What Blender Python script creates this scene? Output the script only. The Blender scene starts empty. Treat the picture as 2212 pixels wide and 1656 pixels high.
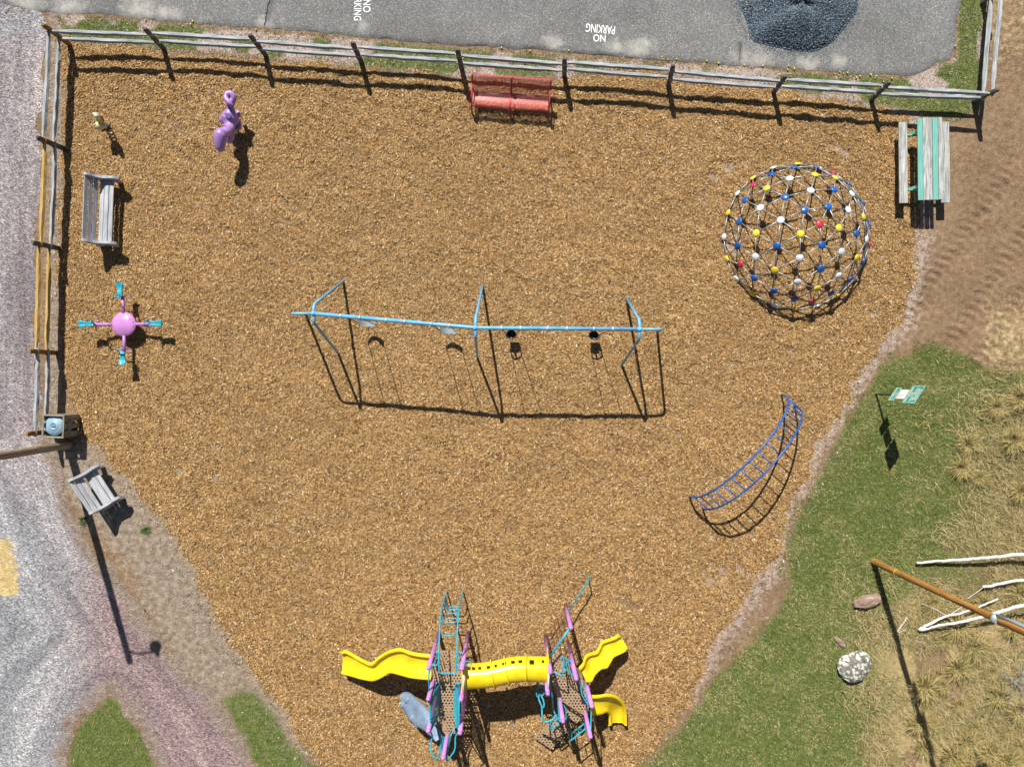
import bpy, bmesh, math, random, itertools
import numpy as np
from mathutils import Vector, Matrix

random.seed(7); rng = np.random.default_rng(7)
C = bpy.context.scene
col = C.collection
H = 21.0                      # drone height, metres
S = 0.013671                  # metres per unit of the 2212-wide survey grid on the ground

# ------------------------------------------------------------------ camera, sky, sun, exposure
cam = bpy.data.cameras.new('camera'); co = bpy.data.objects.new('camera', cam); col.objects.link(co)
co.location = (0, 0, H); co.rotation_euler = (0, 0, 0)
cam.sensor_fit = 'HORIZONTAL'; cam.angle_x = 2 * math.atan(0.72); cam.clip_end = 2000; cam.clip_start = .1
C.camera = co
sun_el = math.radians(47.1); sx, sy = -.266, .964
sun_pos = Vector((sx * math.cos(sun_el), sy * math.cos(sun_el), math.sin(sun_el)))
w = bpy.data.worlds.new('World'); C.world = w; w.use_nodes = True
nt = w.node_tree; sky = nt.nodes.new('ShaderNodeTexSky'); sky.sky_type = 'NISHITA'; sky.sun_disc = False
sky.sun_elevation = sun_el; sky.sun_rotation = math.atan2(sx, sy)
nt.links.new(sky.outputs[0], nt.nodes['Background'].inputs[0]); nt.nodes['Background'].inputs[1].default_value = .042
sl = bpy.data.lights.new('sun', 'SUN'); sl.energy = 4.9; sl.angle = math.radians(.5); sl.color = (1, .965, .9)
so = bpy.data.objects.new('sun', sl); col.objects.link(so); so.location = sun_pos * 30
so.rotation_euler = (-sun_pos).to_track_quat('-Z', 'Y').to_euler()
C.view_settings.view_transform = 'Standard'; C.view_settings.look = 'None'; C.view_settings.exposure = .45; C.view_settings.gamma = 1

# ------------------------------------------------------------------ helpers
def P(px, py, z=0.0):
    k = (1 - z / H) * S
    return Vector(((px - 1106) * k, (828 - py) * k, z))
def zmap(ox, oy, s):          # maps survey-sheet coordinates to a point at height z
    return lambda x, y, z=0.0: P(ox + x * s, oy + y * s, z)
Z5 = zmap(702.05, 1215.1, .4637); Z6 = zmap(1053.1, 1215.1, .4637); Z4 = zmap(1134.1, 1404.1, .2608)
Z2 = zmap(853.3, 1414.9, .24972); ZL = zmap(1468.9, 837.1, .346); ZC = zmap(907.3, 1263.7, .1702)
ZT = zmap(993.7, 1393.3, .1528)

def tag(o, label=None, cat=None, group=None, kind=None):
    if label: o['label'] = label
    if cat: o['category'] = cat
    if group: o['group'] = group
    if kind: o['kind'] = kind
    return o
def thing(name, loc, label, cat, group=None):
    o = bpy.data.objects.new(name, None); col.objects.link(o); o.location = loc
    o.empty_display_size = .2
    return tag(o, label, cat, group)
def wloc(o):
    v = Vector((0, 0, 0))
    while o: v = v + o.location; o = o.parent
    return v
def mesh_obj(name, me, mat, parent=None, loc=None):
    o = bpy.data.objects.new(name, me); col.objects.link(o)
    if mat and not me.materials: me.materials.append(mat)
    if parent: o.parent = parent
    if loc is not None: o.location = loc
    return o
def copy_tree(o, parent=None):
    c = o.copy(); col.objects.link(c)
    if parent: c.parent = parent
    for ch in [x for x in bpy.data.objects if x.parent == o]: copy_tree(ch, c)
    return c
def catmull(pts, n=6, closed=False):
    pts = [Vector(p) for p in pts]; out = []; m = len(pts)
    for i in range(m if closed else m - 1):
        if closed: p0, p1, p2, p3 = pts[i - 1], pts[i], pts[(i + 1) % m], pts[(i + 2) % m]
        else: p0, p1, p2, p3 = pts[max(i - 1, 0)], pts[i], pts[i + 1], pts[min(i + 2, m - 1)]
        for k in range(n):
            t = k / n
            out.append(.5 * ((2 * p1) + (p2 - p0) * t + (2 * p0 - 5 * p1 + 4 * p2 - p3) * t * t + (3 * p1 - p0 - 3 * p2 + p3) * t ** 3))
    if not closed: out.append(pts[-1])
    return out
def fillet(pts, r=.08, n=4, closed=False):
    pts = [Vector(p) for p in pts]; out = []; m = len(pts)
    for i, p in enumerate(pts):
        if not closed and i in (0, m - 1): out.append(p); continue
        a = pts[i - 1] - p; b = pts[(i + 1) % m] - p
        d = min(r, a.length * .45, b.length * .45)
        A = p + a.normalized() * d; B = p + b.normalized() * d
        for k in range(n + 1):
            t = k / n; out.append(A * (1 - t) ** 2 + p * 2 * t * (1 - t) + B * t * t)
    return out

class MB:
    """collects shapes given in world coordinates; build() links them as ONE mesh object"""
    def __init__(self): self.v = []; self.f = []; self.g = []; self.sm = []
    def add(self, vs, fs, gs=None, smooth=False):
        b = len(self.v); self.v += [tuple(v) for v in vs]; self.g += [tuple(g) for g in (gs or vs)]
        self.f += [tuple(i + b for i in f) for f in fs]; self.sm += [smooth] * len(fs)
    def box(self, c, size, R=None, bev=.006):
        R = R or Matrix.Identity(3); c = Vector(c); o = random.random() * 50
        hx, hy, hz = [s / 2 for s in size]; b = min(bev, hx * .5, hy * .5, hz * .5)
        vs = []; gs = []
        for X, Y, Z in itertools.product((-1, 1), repeat=3):
            for l in ((hx - b, hy - b, hz), (hx - b, hy, hz - b), (hx, hy - b, hz - b)):
                p = Vector((X * l[0], Y * l[1], Z * l[2])); vs.append(c + R @ p)
                q = (p.x + o, p.y + o, p.z) ; gs.append(q)
        idx = {k: i * 3 for i, k in enumerate(itertools.product((-1, 1), repeat=3))}
        fs = []
        for s in (-1, 1):
            q = [(-1, -1), (1, -1), (1, 1), (-1, 1)]
            if s < 0: q = q[::-1]
            fs.append([idx[(a, bb, s)] for a, bb in q]); fs.append([idx[(bb, s, a)] + 1 for a, bb in q]); fs.append([idx[(s, a, bb)] + 2 for a, bb in q])
        for a, bb in itertools.product((-1, 1), repeat=2):       # chamfers
            i0, i1 = idx[(a, bb, -1)], idx[(a, bb, 1)]; f = [i0 + 1, i0 + 2, i1 + 2, i1 + 1]; fs.append(f if a * bb < 0 else f[::-1])
            i0, i1 = idx[(-1, a, bb)], idx[(1, a, bb)]; f = [i0, i0 + 1, i1 + 1, i1]; fs.append(f if a * bb < 0 else f[::-1])
            i0, i1 = idx[(a, -1, bb)], idx[(a, 1, bb)]; f = [i0 + 2, i0, i1, i1 + 2]; fs.append(f if a * bb < 0 else f[::-1])
        for k, i in idx.items():
            f = [i, i + 1, i + 2]; fs.append(f if k[0] * k[1] * k[2] < 0 else f[::-1])
        self.add(vs, fs, gs); return self
    def beam(self, p, q, wd, ht, up=(0, 0, 1)):
        p, q = Vector(p), Vector(q); x = (q - p); L = x.length; x.normalize(); up = Vector(up)
        y = up.cross(x)
        if y.length < 1e-4: y = Vector((0, 1, 0)).cross(x)
        y.normalize(); z = x.cross(y)
        return self.box((p + q) / 2, (L, wd, ht), Matrix((x, y, z)).transposed())
    def tube(self, pts, r, n=8, closed=False, caps=True, jit=0):
        pts = [Vector(p) for p in pts]; m = len(pts)
        rr = r if isinstance(r, (list, tuple)) else [r] * m
        T = []
        for i in range(m):
            a = pts[(i + 1) % m] if (closed or i < m - 1) else pts[i]; b = pts[i - 1] if (closed or i > 0) else pts[i]
            t = a - b; T.append(t.normalized() if t.length > 1e-9 else Vector((0, 0, 1)))
        u = T[0].cross(Vector((0, 0, 1)))
        if u.length < 1e-3: u = T[0].cross(Vector((1, 0, 0)))
        u.normalize(); vs = []; gs = []; L = 0; o = random.random() * 50
        for i in range(m):
            if i: L += (pts[i] - pts[i - 1]).length
            u = (u - T[i] * u.dot(T[i])).normalized(); v = T[i].cross(u)
            for k in range(n):
                a = 2 * math.pi * k / n; R = rr[i] * (1 + (random.uniform(-jit, jit) if jit else 0))
                vs.append(pts[i] + u * math.cos(a) * R + v * math.sin(a) * R); gs.append((L + o, math.cos(a) * R + o, math.sin(a) * R))
        fs = []
        for i in range(m if closed else m - 1):
            j = (i + 1) % m
            for k in range(n): fs.append((i * n + k, i * n + (k + 1) % n, j * n + (k + 1) % n, j * n + k))
        self.add(vs, fs, gs, n > 6)
        if caps and not closed:
            b = len(self.v) - m * n
            self.f.append(tuple(b + k for k in range(n))[::-1]); self.f.append(tuple(b + (m - 1) * n + k for k in range(n))); self.sm += [False, False]
        return self
    def ball(self, c, r, n=10, R=None):
        c = Vector(c); r = r if hasattr(r, '__len__') else (r, r, r); vs = []; fs = []; R = R or Matrix.Identity(3)
        for i in range(n + 1):
            th = math.pi * i / n
            for k in range(2 * n):
                a = math.pi * k / n
                vs.append(c + R @ Vector((r[0] * math.sin(th) * math.cos(a), r[1] * math.sin(th) * math.sin(a), r[2] * math.cos(th))))
        for i in range(n):
            for k in range(2 * n):
                k2 = (k + 1) % (2 * n); fs.append((i * 2 * n + k, (i + 1) * 2 * n + k, (i + 1) * 2 * n + k2, i * 2 * n + k2))
        self.add(vs, fs, None, True); return self
    def loft(self, rings, closed=False, smooth=True):
        n = len(rings[0]); vs = [p for r in rings for p in r]; fs = []
        for i in range(len(rings) - 1):
            for k in range(n if closed else n - 1):
                k2 = (k + 1) % n; fs.append((i * n + k, i * n + k2, (i + 1) * n + k2, (i + 1) * n + k))
        self.add(vs, fs, None, smooth); return self
    def prism(self, poly, off):
        """poly: 3D points; off: extrusion vector"""
        n = len(poly); off = Vector(off); poly = [Vector(p) for p in poly]
        nrm = sum(((poly[i]).cross(poly[(i + 1) % n]) for i in range(n)), Vector())
        if nrm.dot(off) < 0: poly = poly[::-1]
        vs = poly + [p + off for p in poly]
        fs = [tuple(range(n))[::-1], tuple(range(n, 2 * n))] + [(i, (i + 1) % n, n + (i + 1) % n, n + i) for i in range(n)]
        self.add(vs, fs); return self
    def mesh(self, name, org=(0, 0, 0)):
        me = bpy.data.meshes.new(name); o = Vector(org)
        me.from_pydata([(v[0] - o[0], v[1] - o[1], v[2] - o[2]) for v in self.v], [], self.f)
        me.polygons.foreach_set('use_smooth', self.sm)
        a = me.attributes.new('g', 'FLOAT_VECTOR', 'POINT'); a.data.foreach_set('vector', np.array(self.g, 'f').ravel())
        me.update(); return me
    def build(self, name, mat, parent=None, org=None):
        o = wloc(parent) if parent else Vector(org or (0, 0, 0))
        return mesh_obj(name, self.mesh(name, o), mat, parent, None if parent else o)

# ------------------------------------------------------------------ numeric fields
def hsh(ix, iy, s):
    h = (ix.astype(np.int64) * 374761393 + iy.astype(np.int64) * 668265263 + s * 1442695041) & 0xffffffff
    h = ((h ^ (h >> 13)) * 1274126177) & 0xffffffff
    return ((h ^ (h >> 16)) & 0xffff) / 65535.0
def vn(x, y, s=0):
    xi = np.floor(x); yi = np.floor(y); fx = x - xi; fy = y - yi
    fx = fx * fx * (3 - 2 * fx); fy = fy * fy * (3 - 2 * fy)
    a, b, c, d = hsh(xi, yi, s), hsh(xi + 1, yi, s), hsh(xi, yi + 1, s), hsh(xi + 1, yi + 1, s)
    return (a * (1 - fx) + b * fx) * (1 - fy) + (c * (1 - fx) + d * fx) * fy
def fbm(x, y, s=0, o=3):
    r = 0; a = .5; t = 0
    for k in range(o): r = r + a * vn(x * 2 ** k + 17.3 * k, y * 2 ** k - 9.1 * k, s + k); t += a; a *= .5
    return r / t
def poly(pts): return np.array([[(x - 1106) * S, (828 - y) * S] for x, y in pts])
def sdp(pl, x, y):
    d = np.full(x.shape, 1e9); sgn = np.ones(x.shape); n = len(pl)
    for i in range(n):
        ax, ay = pl[i]; bx, by = pl[i - 1]; ex, ey = bx - ax, by - ay; wx, wy = x - ax, y - ay
        t = np.clip((wx * ex + wy * ey) / (ex * ex + ey * ey), 0, 1)
        d = np.minimum(d, (wx - ex * t) ** 2 + (wy - ey * t) ** 2)
        c1 = y >= ay; c2 = y < by; c3 = ex * wy > ey * wx
        sgn = np.where((c1 & c2 & c3) | (~c1 & ~c2 & ~c3), -sgn, sgn)
    return sgn * np.sqrt(d)
def sst(a, b, x): t = np.clip((x - a) / (b - a), 0, 1); return t * t * (3 - 2 * t)
def spot(x, y, px, py, r, e=1.0): return np.clip(1 - np.hypot((x - (px - 1106) * S), (y - (828 - py) * S) * e) / (r * S), 0, 1)

MULCH = poly([(128,95),(160,92),(240,97),(300,108),(400,122),(500,131),(600,138),(700,142),(780,150),(880,160),(980,172),(1060,176),(1160,182),(1230,176),(1290,160),(1340,150),(1420,152),(1470,172),(1560,184),(1600,182),(1700,200),(1800,220),(1880,232),(1935,238),(1962,250),(1978,300),(1986,400),(1986,480),(1982,530),(1975,600),(1960,650),(1945,690),(1905,735),(1880,780),(1850,815),(1835,850),(1800,905),(1775,950),(1750,1000),(1725,1050),(1712,1090),(1698,1130),(1685,1180),(1655,1230),(1618,1280),(1590,1320),(1550,1370),(1530,1420),(1515,1460),(1490,1510),(1460,1550),(1430,1590),(1400,1625),(1365,1665),(1340,1760),(900,1760),(800,1690),(760,1668),(690,1640),(650,1600),(622,1550),(590,1500),(550,1460),(520,1420),(490,1370),(455,1310),(430,1260),(405,1200),(382,1155),(350,1110),(310,1075),(285,1050),(262,1020),(215,975),(180,940),(165,890),(148,850),(142,800),(134,700),(130,600),(132,500),(134,400),(138,300),(140,200),(130,130)])
GRAVEL = poly([(-400,20),(0,10),(60,22),(104,33),(98,60),(92,150),(88,300),(82,500),(78,700),(82,900),(100,950),(128,1000),(146,1050),(165,1120),(200,1180),(250,1240),(292,1300),(345,1375),(395,1440),(455,1490),(500,1550),(545,1640),(600,1760),(380,1760),(345,1690),(328,1635),(308,1585),(272,1548),(252,1508),(232,1505),(212,1530),(190,1545),(165,1575),(150,1620),(146,1760),(-400,1760)])
ROAD = poly([(-400,-300),(-400,12),(0,8),(100,28),(210,32),(300,40),(400,50),(500,57),(580,64),(700,72),(800,82),(900,92),(1000,99),(1100,104),(1200,111),(1300,119),(1400,128),(1500,136),(1600,145),(1700,149),(1800,156),(1900,163),(1955,164),(1985,158),(2012,143),(2022,134),(2050,127),(2061,100),(2066,50),(2078,-20),(2090,-300)])
LAWN = poly([(1905,775),(1950,762),(2010,738),(2060,745),(2140,790),(2260,800),(2700,800),(2700,1900),(1330,1900),(1385,1660),(1440,1600),(1500,1520),(1535,1460),(1600,1400),(1665,1330),(1700,1260),(1692,1180),(1720,1110),(1770,1010),(1815,920),(1855,860)])
LOWL = poly([(470,1505),(520,1480),(560,1490),(600,1540),(635,1600),(680,1645),(740,1680),(740,1760),(560,1760),(530,1620),(495,1560)])
ISLE = poly([(252,1508),(232,1505),(212,1530),(190,1545),(165,1575),(150,1620),(146,1760),(380,1760),(345,1690),(328,1635),(308,1585),(272,1548)])
STRIP = poly([(120,30),(300,45),(580,70),(1000,105),(1400,135),(1960,170),(2025,140),(2066,125),(2080,-300),(2140,-300),(2118,200),(2110,240),(2060,262),(1960,240),(1800,212),(1600,178),(1350,148),(1220,168),(980,165),(700,138),(400,112),(150,88)])
RIGHTV = poly([(2062,128),(2078,-300),(2130,-300),(2118,60),(2112,180),(2085,195),(2040,180),(2010,165),(2030,140)])

def near(x, y):   # signed distances with ragged edges
    e = (fbm(x * 2.2, y * 2.2, 5) - .5)
    e2 = (vn(x * 7, y * 7, 9) - .5)
    return (sdp(MULCH, x, y) + e * .42 + e2 * .1, sdp(GRAVEL, x, y) + e * .5 + e2 * .12, sdp(ROAD, x, y) + e * .1 + e2 * .05)
T0 = np.array(P(1985, 720)[:2]); T1 = np.array(P(2205, 395)[:2]); TD = (T1 - T0) / np.linalg.norm(T1 - T0); TN = np.array([-TD[1], TD[0]])
def hgt(x, y):
    h = .05 * (fbm(x / 3.1, y / 3.1, 1, 2) - .5) + .018 * (fbm(x / .45, y / .45, 3, 2) - .5)
    u = (x - T0[0]) * TD[0] + (y - T0[1]) * TD[1]; v = (x - T0[0]) * TN[0] + (y - T0[1]) * TN[1]
    m = sst(-.3, .5, u) * sst(6.4, 5.2, u)
    for c, wd in ((.45, .3), (-1.0, .3), (-1.9, .25)):
        b = np.exp(-((v - c) / wd) ** 2) * m
        h = h + b * (.05 * np.sin(2 * np.pi * u / .26 + 2 * np.abs(v - c) / wd) - .03 + .10 * (fbm(x * 3, y * 3, 8) - .5))
    return h
def hmulch(x, y):
    u = x * .85 - y * .53 + .5 * fbm(x * .7, y * .7, 40, 2); v = x * .53 + y * .85
    r = fbm(v / .2 + .4 * fbm(x * 2, y * 2, 33, 2), u / .55, 21, 3) - .5
    am = .55 + .9 * fbm(x / 1.6, y / 1.6, 27, 2)
    return hgt(x, y) + .035 + am * (.075 * r + .05 * (fbm(x / .19, y / .19, 30, 2) - .5)) + .06 * (fbm(x / 1.1, y / 1.1, 31, 2) - .5)

# ------------------------------------------------------------------ materials
def nd(t, typ, **kw):
    n = t.nodes.new(typ)
    for k, v in kw.items(): setattr(n, k, v)
    return n
def setin(t, n, i, v):
    if isinstance(v, bpy.types.NodeSocket): t.links.new(v, n.inputs[i])
    elif hasattr(v, '__len__') and len(v) == 3 and n.inputs[i].type == 'RGBA': n.inputs[i].default_value = (*v, 1)
    else: n.inputs[i].default_value = v
class G:
    """thin wrapper for one material's node graph"""
    def __init__(self, name, rough=.6, metal=0.0, spec=.5):
        self.m = bpy.data.materials.new(name); self.m.use_nodes = True; self.t = self.m.node_tree
        self.b = self.t.nodes['Principled BSDF']; self.b.inputs['Roughness'].default_value = rough
        self.b.inputs['Metallic'].default_value = metal; self.b.inputs['Specular IOR Level'].default_value = spec
    def attr(self, n, out='Vector'): x = nd(self.t, 'ShaderNodeAttribute', attribute_name=n); return x.outputs[out]
    def obj(self): return nd(self.t, 'ShaderNodeTexCoord').outputs['Object']
    def scale(self, v, s):
        n = nd(self.t, 'ShaderNodeVectorMath', operation='MULTIPLY'); setin(self.t, n, 0, v); n.inputs[1].default_value = s; return n.outputs[0]
    def noise(self, v, sc, det=3, rough=.6, out=0):
        n = nd(self.t, 'ShaderNodeTexNoise'); setin(self.t, n, 'Vector', v); n.inputs['Scale'].default_value = sc; n.inputs['Detail'].default_value = det; n.inputs['Roughness'].default_value = rough; return n.outputs[out]
    def voro(self, v, sc, out='Distance', feat='F1'):
        n = nd(self.t, 'ShaderNodeTexVoronoi', feature=feat); setin(self.t, n, 'Vector', v); n.inputs['Scale'].default_value = sc; return n.outputs[out]
    def math(self, op, a, b=0.0, clamp=False):
        n = nd(self.t, 'ShaderNodeMath', operation=op, use_clamp=clamp); setin(self.t, n, 0, a); setin(self.t, n, 1, b); return n.outputs[0]
    def ramp(self, f, stops, interp='LINEAR'):
        n = nd(self.t, 'ShaderNodeValToRGB'); r = n.color_ramp; r.interpolation = interp
        while len(r.elements) < len(stops): r.elements.new(.5)
        for e, (p, c) in zip(r.elements, stops): e.position = p; e.color = (*c, 1) if hasattr(c, '__len__') else (c, c, c, 1)
        setin(self.t, n, 0, f); return n.outputs[0]
    def mix(self, f, a, b, mode='MIX'):
        n = nd(self.t, 'ShaderNodeMix', data_type='RGBA', blend_type=mode); setin(self.t, n, 0, f); setin(self.t, n, 6, a); setin(self.t, n, 7, b); return n.outputs[2]
    def col(self, c): setin(self.t, self.b, 'Base Color', c); return self
    def bump(self, h, st=.5, d=.01):
        n = nd(self.t, 'ShaderNodeBump'); n.inputs['Strength'].default_value = st; n.inputs['Distance'].default_value = d; setin(self.t, n, 'Height', h)
        self.t.links.new(n.outputs[0], self.b.inputs['Normal']); return self
    def holes(self, v, a, r):
        """staggered round perforations of pitch a and radius r in the xy of vector v"""
        b = a * 1.732; ds = []
        for off in ((0, 0, 0), (a / 2, b / 2, 0)):
            ad = nd(self.t, 'ShaderNodeVectorMath', operation='ADD'); setin(self.t, ad, 0, v); ad.inputs[1].default_value = off
            wr = nd(self.t, 'ShaderNodeVectorMath', operation='WRAP'); self.t.links.new(ad.outputs[0], wr.inputs[0])
            wr.inputs[1].default_value = (a / 2, b / 2, 1); wr.inputs[2].default_value = (-a / 2, -b / 2, -1)
            mu = nd(self.t, 'ShaderNodeVectorMath', operation='MULTIPLY'); self.t.links.new(wr.outputs[0], mu.inputs[0]); mu.inputs[1].default_value = (1, 1, 0)
            le = nd(self.t, 'ShaderNodeVectorMath', operation='LENGTH'); self.t.links.new(mu.outputs[0], le.inputs[0]); ds.append(le.outputs['Value'])
        al = self.math('GREATER_THAN', self.math('MINIMUM', ds[0], ds[1]), r)
        setin(self.t, self.b, 'Alpha', al); return self

def paint(name, c, rough=.35, wear=.25, metal=0.0, dirt=(.25, .2, .15)):
    g = G(name, rough, metal); v = g.obj()
    n = g.noise(v, 9, 5); n2 = g.noise(v, 2.2, 3)
    f = g.ramp(n, [(.52, 0), (.75, 1)])
    dk = tuple(x * .82 for x in c); lt = tuple(min(.9, x * 1.08 + .015) for x in c)
    base = g.mix(g.ramp(n2, [(.35, 0), (.65, 1)]), dk, lt)
    g.col(g.mix(g.math('MULTIPLY', f, wear), base, dirt)); g.bump(g.noise(v, 40, 2), .08, .004)
    setin(g.t, g.b, 'Roughness', g.ramp(n, [(.3, rough * .8), (.7, min(1, rough * 1.5))])); return g.m
def wood(name, c1, c2, c3, rough=.8, flake=None):
    g = G(name, rough, 0, .2); v = g.attr('g')
    n = g.noise(g.scale(v, (1.6, 34, 34)), 1, 4, .65); n2 = g.noise(g.scale(v, (2.5, 7, 7)), 1, 3)
    c = g.ramp(n, [(.3, c2), (.5, c1), (.72, c3)])
    c = g.mix(g.ramp(n2, [(.35, 0), (.75, .6)]), c, c2)
    kn = g.voro(g.scale(v, (1.1, 4, 4)), 1.3); c = g.mix(g.ramp(kn, [(.05, .75), (.11, 0)]), c, tuple(x * .35 for x in c2))
    if flake:
        m = g.noise(g.scale(v, (5, 22, 22)), 1, 5, .7); c = g.mix(g.ramp(m, [(.58, 0), (.63, 1)]), c, flake)
    g.col(c); g.bump(n, .5, .006); return g.m

W_grey = wood('weathered_wood', (.36, .36, .35), (.15, .16, .165), (.6, .6, .58))
W_rail = wood('split_rail_wood', (.40, .42, .43), (.15, .175, .19), (.66, .67, .66))
W_post = wood('fence_post_wood', (.15, .125, .105), (.07, .06, .055), (.26, .23, .20))
W_new = wood('new_yellow_wood', (.50, .34, .11), (.36, .22, .06), (.62, .46, .19))
W_newpost = wood('stained_post_wood', (.30, .15, .035), (.18, .085, .02), (.40, .22, .07))
W_bench = wood('bench_wood', (.43, .44, .46), (.22, .24, .27), (.62, .62, .62))
W_teal = wood('teal_painted_wood', (.17, .45, .38), (.12, .36, .31), (.22, .52, .45), .55, (.30, .36, .33))
W_table = wood('bare_table_wood', (.46, .46, .44), (.13, .13, .125), (.72, .72, .69))
W_crate = wood('crate_wood', (.26, .235, .175), (.12, .11, .085), (.42, .39, .30))
W_pole = wood('pole_wood', (.33, .26, .19), (.17, .125, .085), (.52, .44, .35))
W_pole2 = wood('honey_pole_wood', (.40, .20, .05), (.20, .085, .02), (.60, .37, .13))

PURPLE = paint('purple_plastic', (.40, .225, .53), .28, .12)
LILAC = paint('lilac_coating', (.50, .21, .54), .35, .15)
PINK = paint('pink_coating', (.58, .25, .58), .22, .08)
TURQ = paint('turquoise_coating', (.012, .34, .46), .35, .1)
YELLOW = paint('yellow_plastic', (.84, .60, .006), .25, .06, 0, (.6, .42, .05))
SKYB = paint('sky_blue_paint', (.13, .43, .70), .4, .4, 0, (.42, .36, .30))
BLUE = paint('blue_paint', (.012, .095, .36), .35, .12, 0, (.2, .3, .45))
REDB = G('red_perforated_metal', .35); REDB.col(REDB.mix(REDB.noise(REDB.obj(), 6), (.52, .05, .06), (.62, .12, .12))); REDB.holes(REDB.attr('g'), .034, .0115); REDB = REDB.m
RED = paint('red_coating', (.48, .035, .05), .35, .1)
STEEL = paint('galvanised_steel', (.36, .38, .40), .42, .3, .6)
CHAINM = paint('rusty_chain', (.10, .07, .055), .6, .5, .5, (.2, .07, .03))
RUBBER = paint('black_rubber', (.018, .019, .023), .5, .2, 0, (.05, .045, .04))
BELT = paint('grey_belt', (.26, .31, .32), .5, .4, 0, (.12, .1, .08))
CLAMP = paint('worn_hanger', (.42, .55, .62), .4, .7, .3, (.28, .11, .05))
BUCKETG = paint('grey_bin_plastic', (.25, .40, .52), .4, .15, 0, (.4, .45, .5))
ROCKP = paint('blue_grey_moulded_rock', (.17, .24, .33), .5, .3, 0, (.28, .33, .40))
NET = paint('brown_coated_cable', (.14, .06, .03), .6, .1)
WHITE = paint('white_paint', (.72, .73, .74), .4, .15)
CREAM = paint('cream_plastic', (.68, .63, .36), .25, .15)
DYEL = paint('egg_yellow_plastic', (.72, .52, .05), .25, .1)
DRED = paint('red_plastic', (.5, .03, .04), .3, .1)
ORNG = paint('orange_plastic', (.62, .14, .02), .3, .1)
DBLUE = paint('faded_blue_plastic', (.25, .40, .50), .3, .1)
dg = G('perforated_deck', .55); _v = dg.obj(); dg.col(dg.mix(dg.noise(_v, 5, 4), (.30, .20, .115), (.42, .30, .19))); dg.holes(_v, .088, .0265); DECK = dg.m
dg = G('solid_deck', .55); dg.col(dg.mix(dg.noise(dg.obj(), 5, 4), (.30, .20, .115), (.42, .30, .19))); DECKS = dg.m

def surf(name):
    g = G(name, .95, 0, .15); return g, g.obj()
# base ground: dirt, leaf litter, lawn soil
g, v = surf('earth')
n1 = g.noise(v, .9, 5); n2 = g.noise(v, 6, 5, .7); n3 = g.noise(v, 26, 3, .7)
dirt = g.ramp(n1, [(.3, (.13, .075, .038)), (.5, (.22, .135, .072)), (.7, (.30, .20, .115))])
dirt = g.mix(.55, dirt, g.ramp(n2, [(.3, (.09, .05, .025)), (.5, (.24, .15, .085)), (.7, (.38, .28, .18))]))
def msk(a, k=.9, lo=.35, hi=.65):
    s = g.math('ADD', g.attr(a, 'Fac'), g.math('MULTIPLY', g.math('SUBTRACT', n2, .5), k)); return g.ramp(s, [(lo, 0), (hi, 1)])
old = g.ramp(n2, [(.3, (.13, .09, .06)), (.5, (.27, .21, .155)), (.7, (.42, .35, .27))])
lit = g.ramp(n3, [(.3, (.20, .14, .11)), (.5, (.42, .33, .28)), (.68, (.62, .54, .50))])
straw = g.ramp(n2, [(.28, (.19, .13, .055)), (.5, (.42, .31, .14)), (.7, (.60, .48, .27))])
green = g.ramp(n2, [(.3, (.035, .06, .008)), (.5, (.09, .125, .022)), (.72, (.19, .21, .06))])
c = g.mix(msk('old'), dirt, old); c = g.mix(msk('litter', 1.3), c, lit); c = g.mix(msk('straw'), c, straw); c = g.mix(msk('green', 1.3), c, green)
c = g.mix(g.ramp(n3, [(.45, 0), (.7, .55)]), c, g.mix(.5, c, (.5, .42, .32)))
g.col(c); g.bump(g.math('ADD', n2, g.math('MULTIPLY', n3, .6)), .9, .05); EARTH = g.m
# gravel drive
g, v = surf('gravel')
sd = g.attr('sd', 'Fac'); al = g.attr('al', 'Fac')
cb = nd(g.t, 'ShaderNodeCombineXYZ'); setin(g.t, cb, 0, sd); setin(g.t, cb, 1, g.math('MULTIPLY', al, .1))
st = g.noise(cb.outputs[0], 1.7, 6, .62); n1 = g.noise(v, .5, 3); n2 = g.noise(v, 7, 4, .7)
tone = g.ramp(st, [(.28, (.165, .15, .16)), (.42, (.26, .23, .24)), (.55, (.36, .325, .325)), (.7, (.52, .45, .43))])
blue = g.ramp(st, [(.3, (.20, .215, .23)), (.5, (.34, .36, .375)), (.7, (.50, .51, .51))])
mauve = g.ramp(st, [(.3, (.19, .13, .13)), (.5, (.31, .22, .215)), (.7, (.50, .37, .34))])
c = g.mix(g.attr('mv', 'Fac'), tone, mauve); c = g.mix(g.attr('bl', 'Fac'), c, blue)
vc = g.voro(v, 24, 'Color'); vg = nd(g.t, 'ShaderNodeSeparateColor'); g.t.links.new(vc, vg.inputs[0])
sp = g.ramp(vg.outputs[0], [(0, .45), (.5, 1.0), (.86, 1.18), (1, 1.7)])
c = g.mix(1, c, sp, 'MULTIPLY'); c = g.mix(g.ramp(n2, [(.3, .35), (.55, 0)]), c, (.10, .085, .085))
hay = g.ramp(g.math('ADD', g.attr('hay', 'Fac'), g.math('MULTIPLY', g.math('SUBTRACT', n2, .5), 1.2)), [(.3, 0), (.5, 1)])
c = g.mix(hay, c, g.ramp(n2, [(.3, (.38, .27, .10)), (.7, (.72, .56, .27))]))
edge = g.ramp(g.math('ADD', g.attr('ed', 'Fac'), g.math('MULTIPLY', g.math('SUBTRACT', n2, .5), 1.1)), [(.35, 0), (.75, 1)])
c = g.mix(edge, c, g.ramp(n2, [(.3, (.14, .10, .07)), (.5, (.25, .19, .145)), (.7, (.38, .31, .25))]))
g.col(c); g.bump(g.math('ADD', g.voro(v, 24), g.math('MULTIPLY', n2, 1.2)), .8, .03); GRAV = g.m
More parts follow.
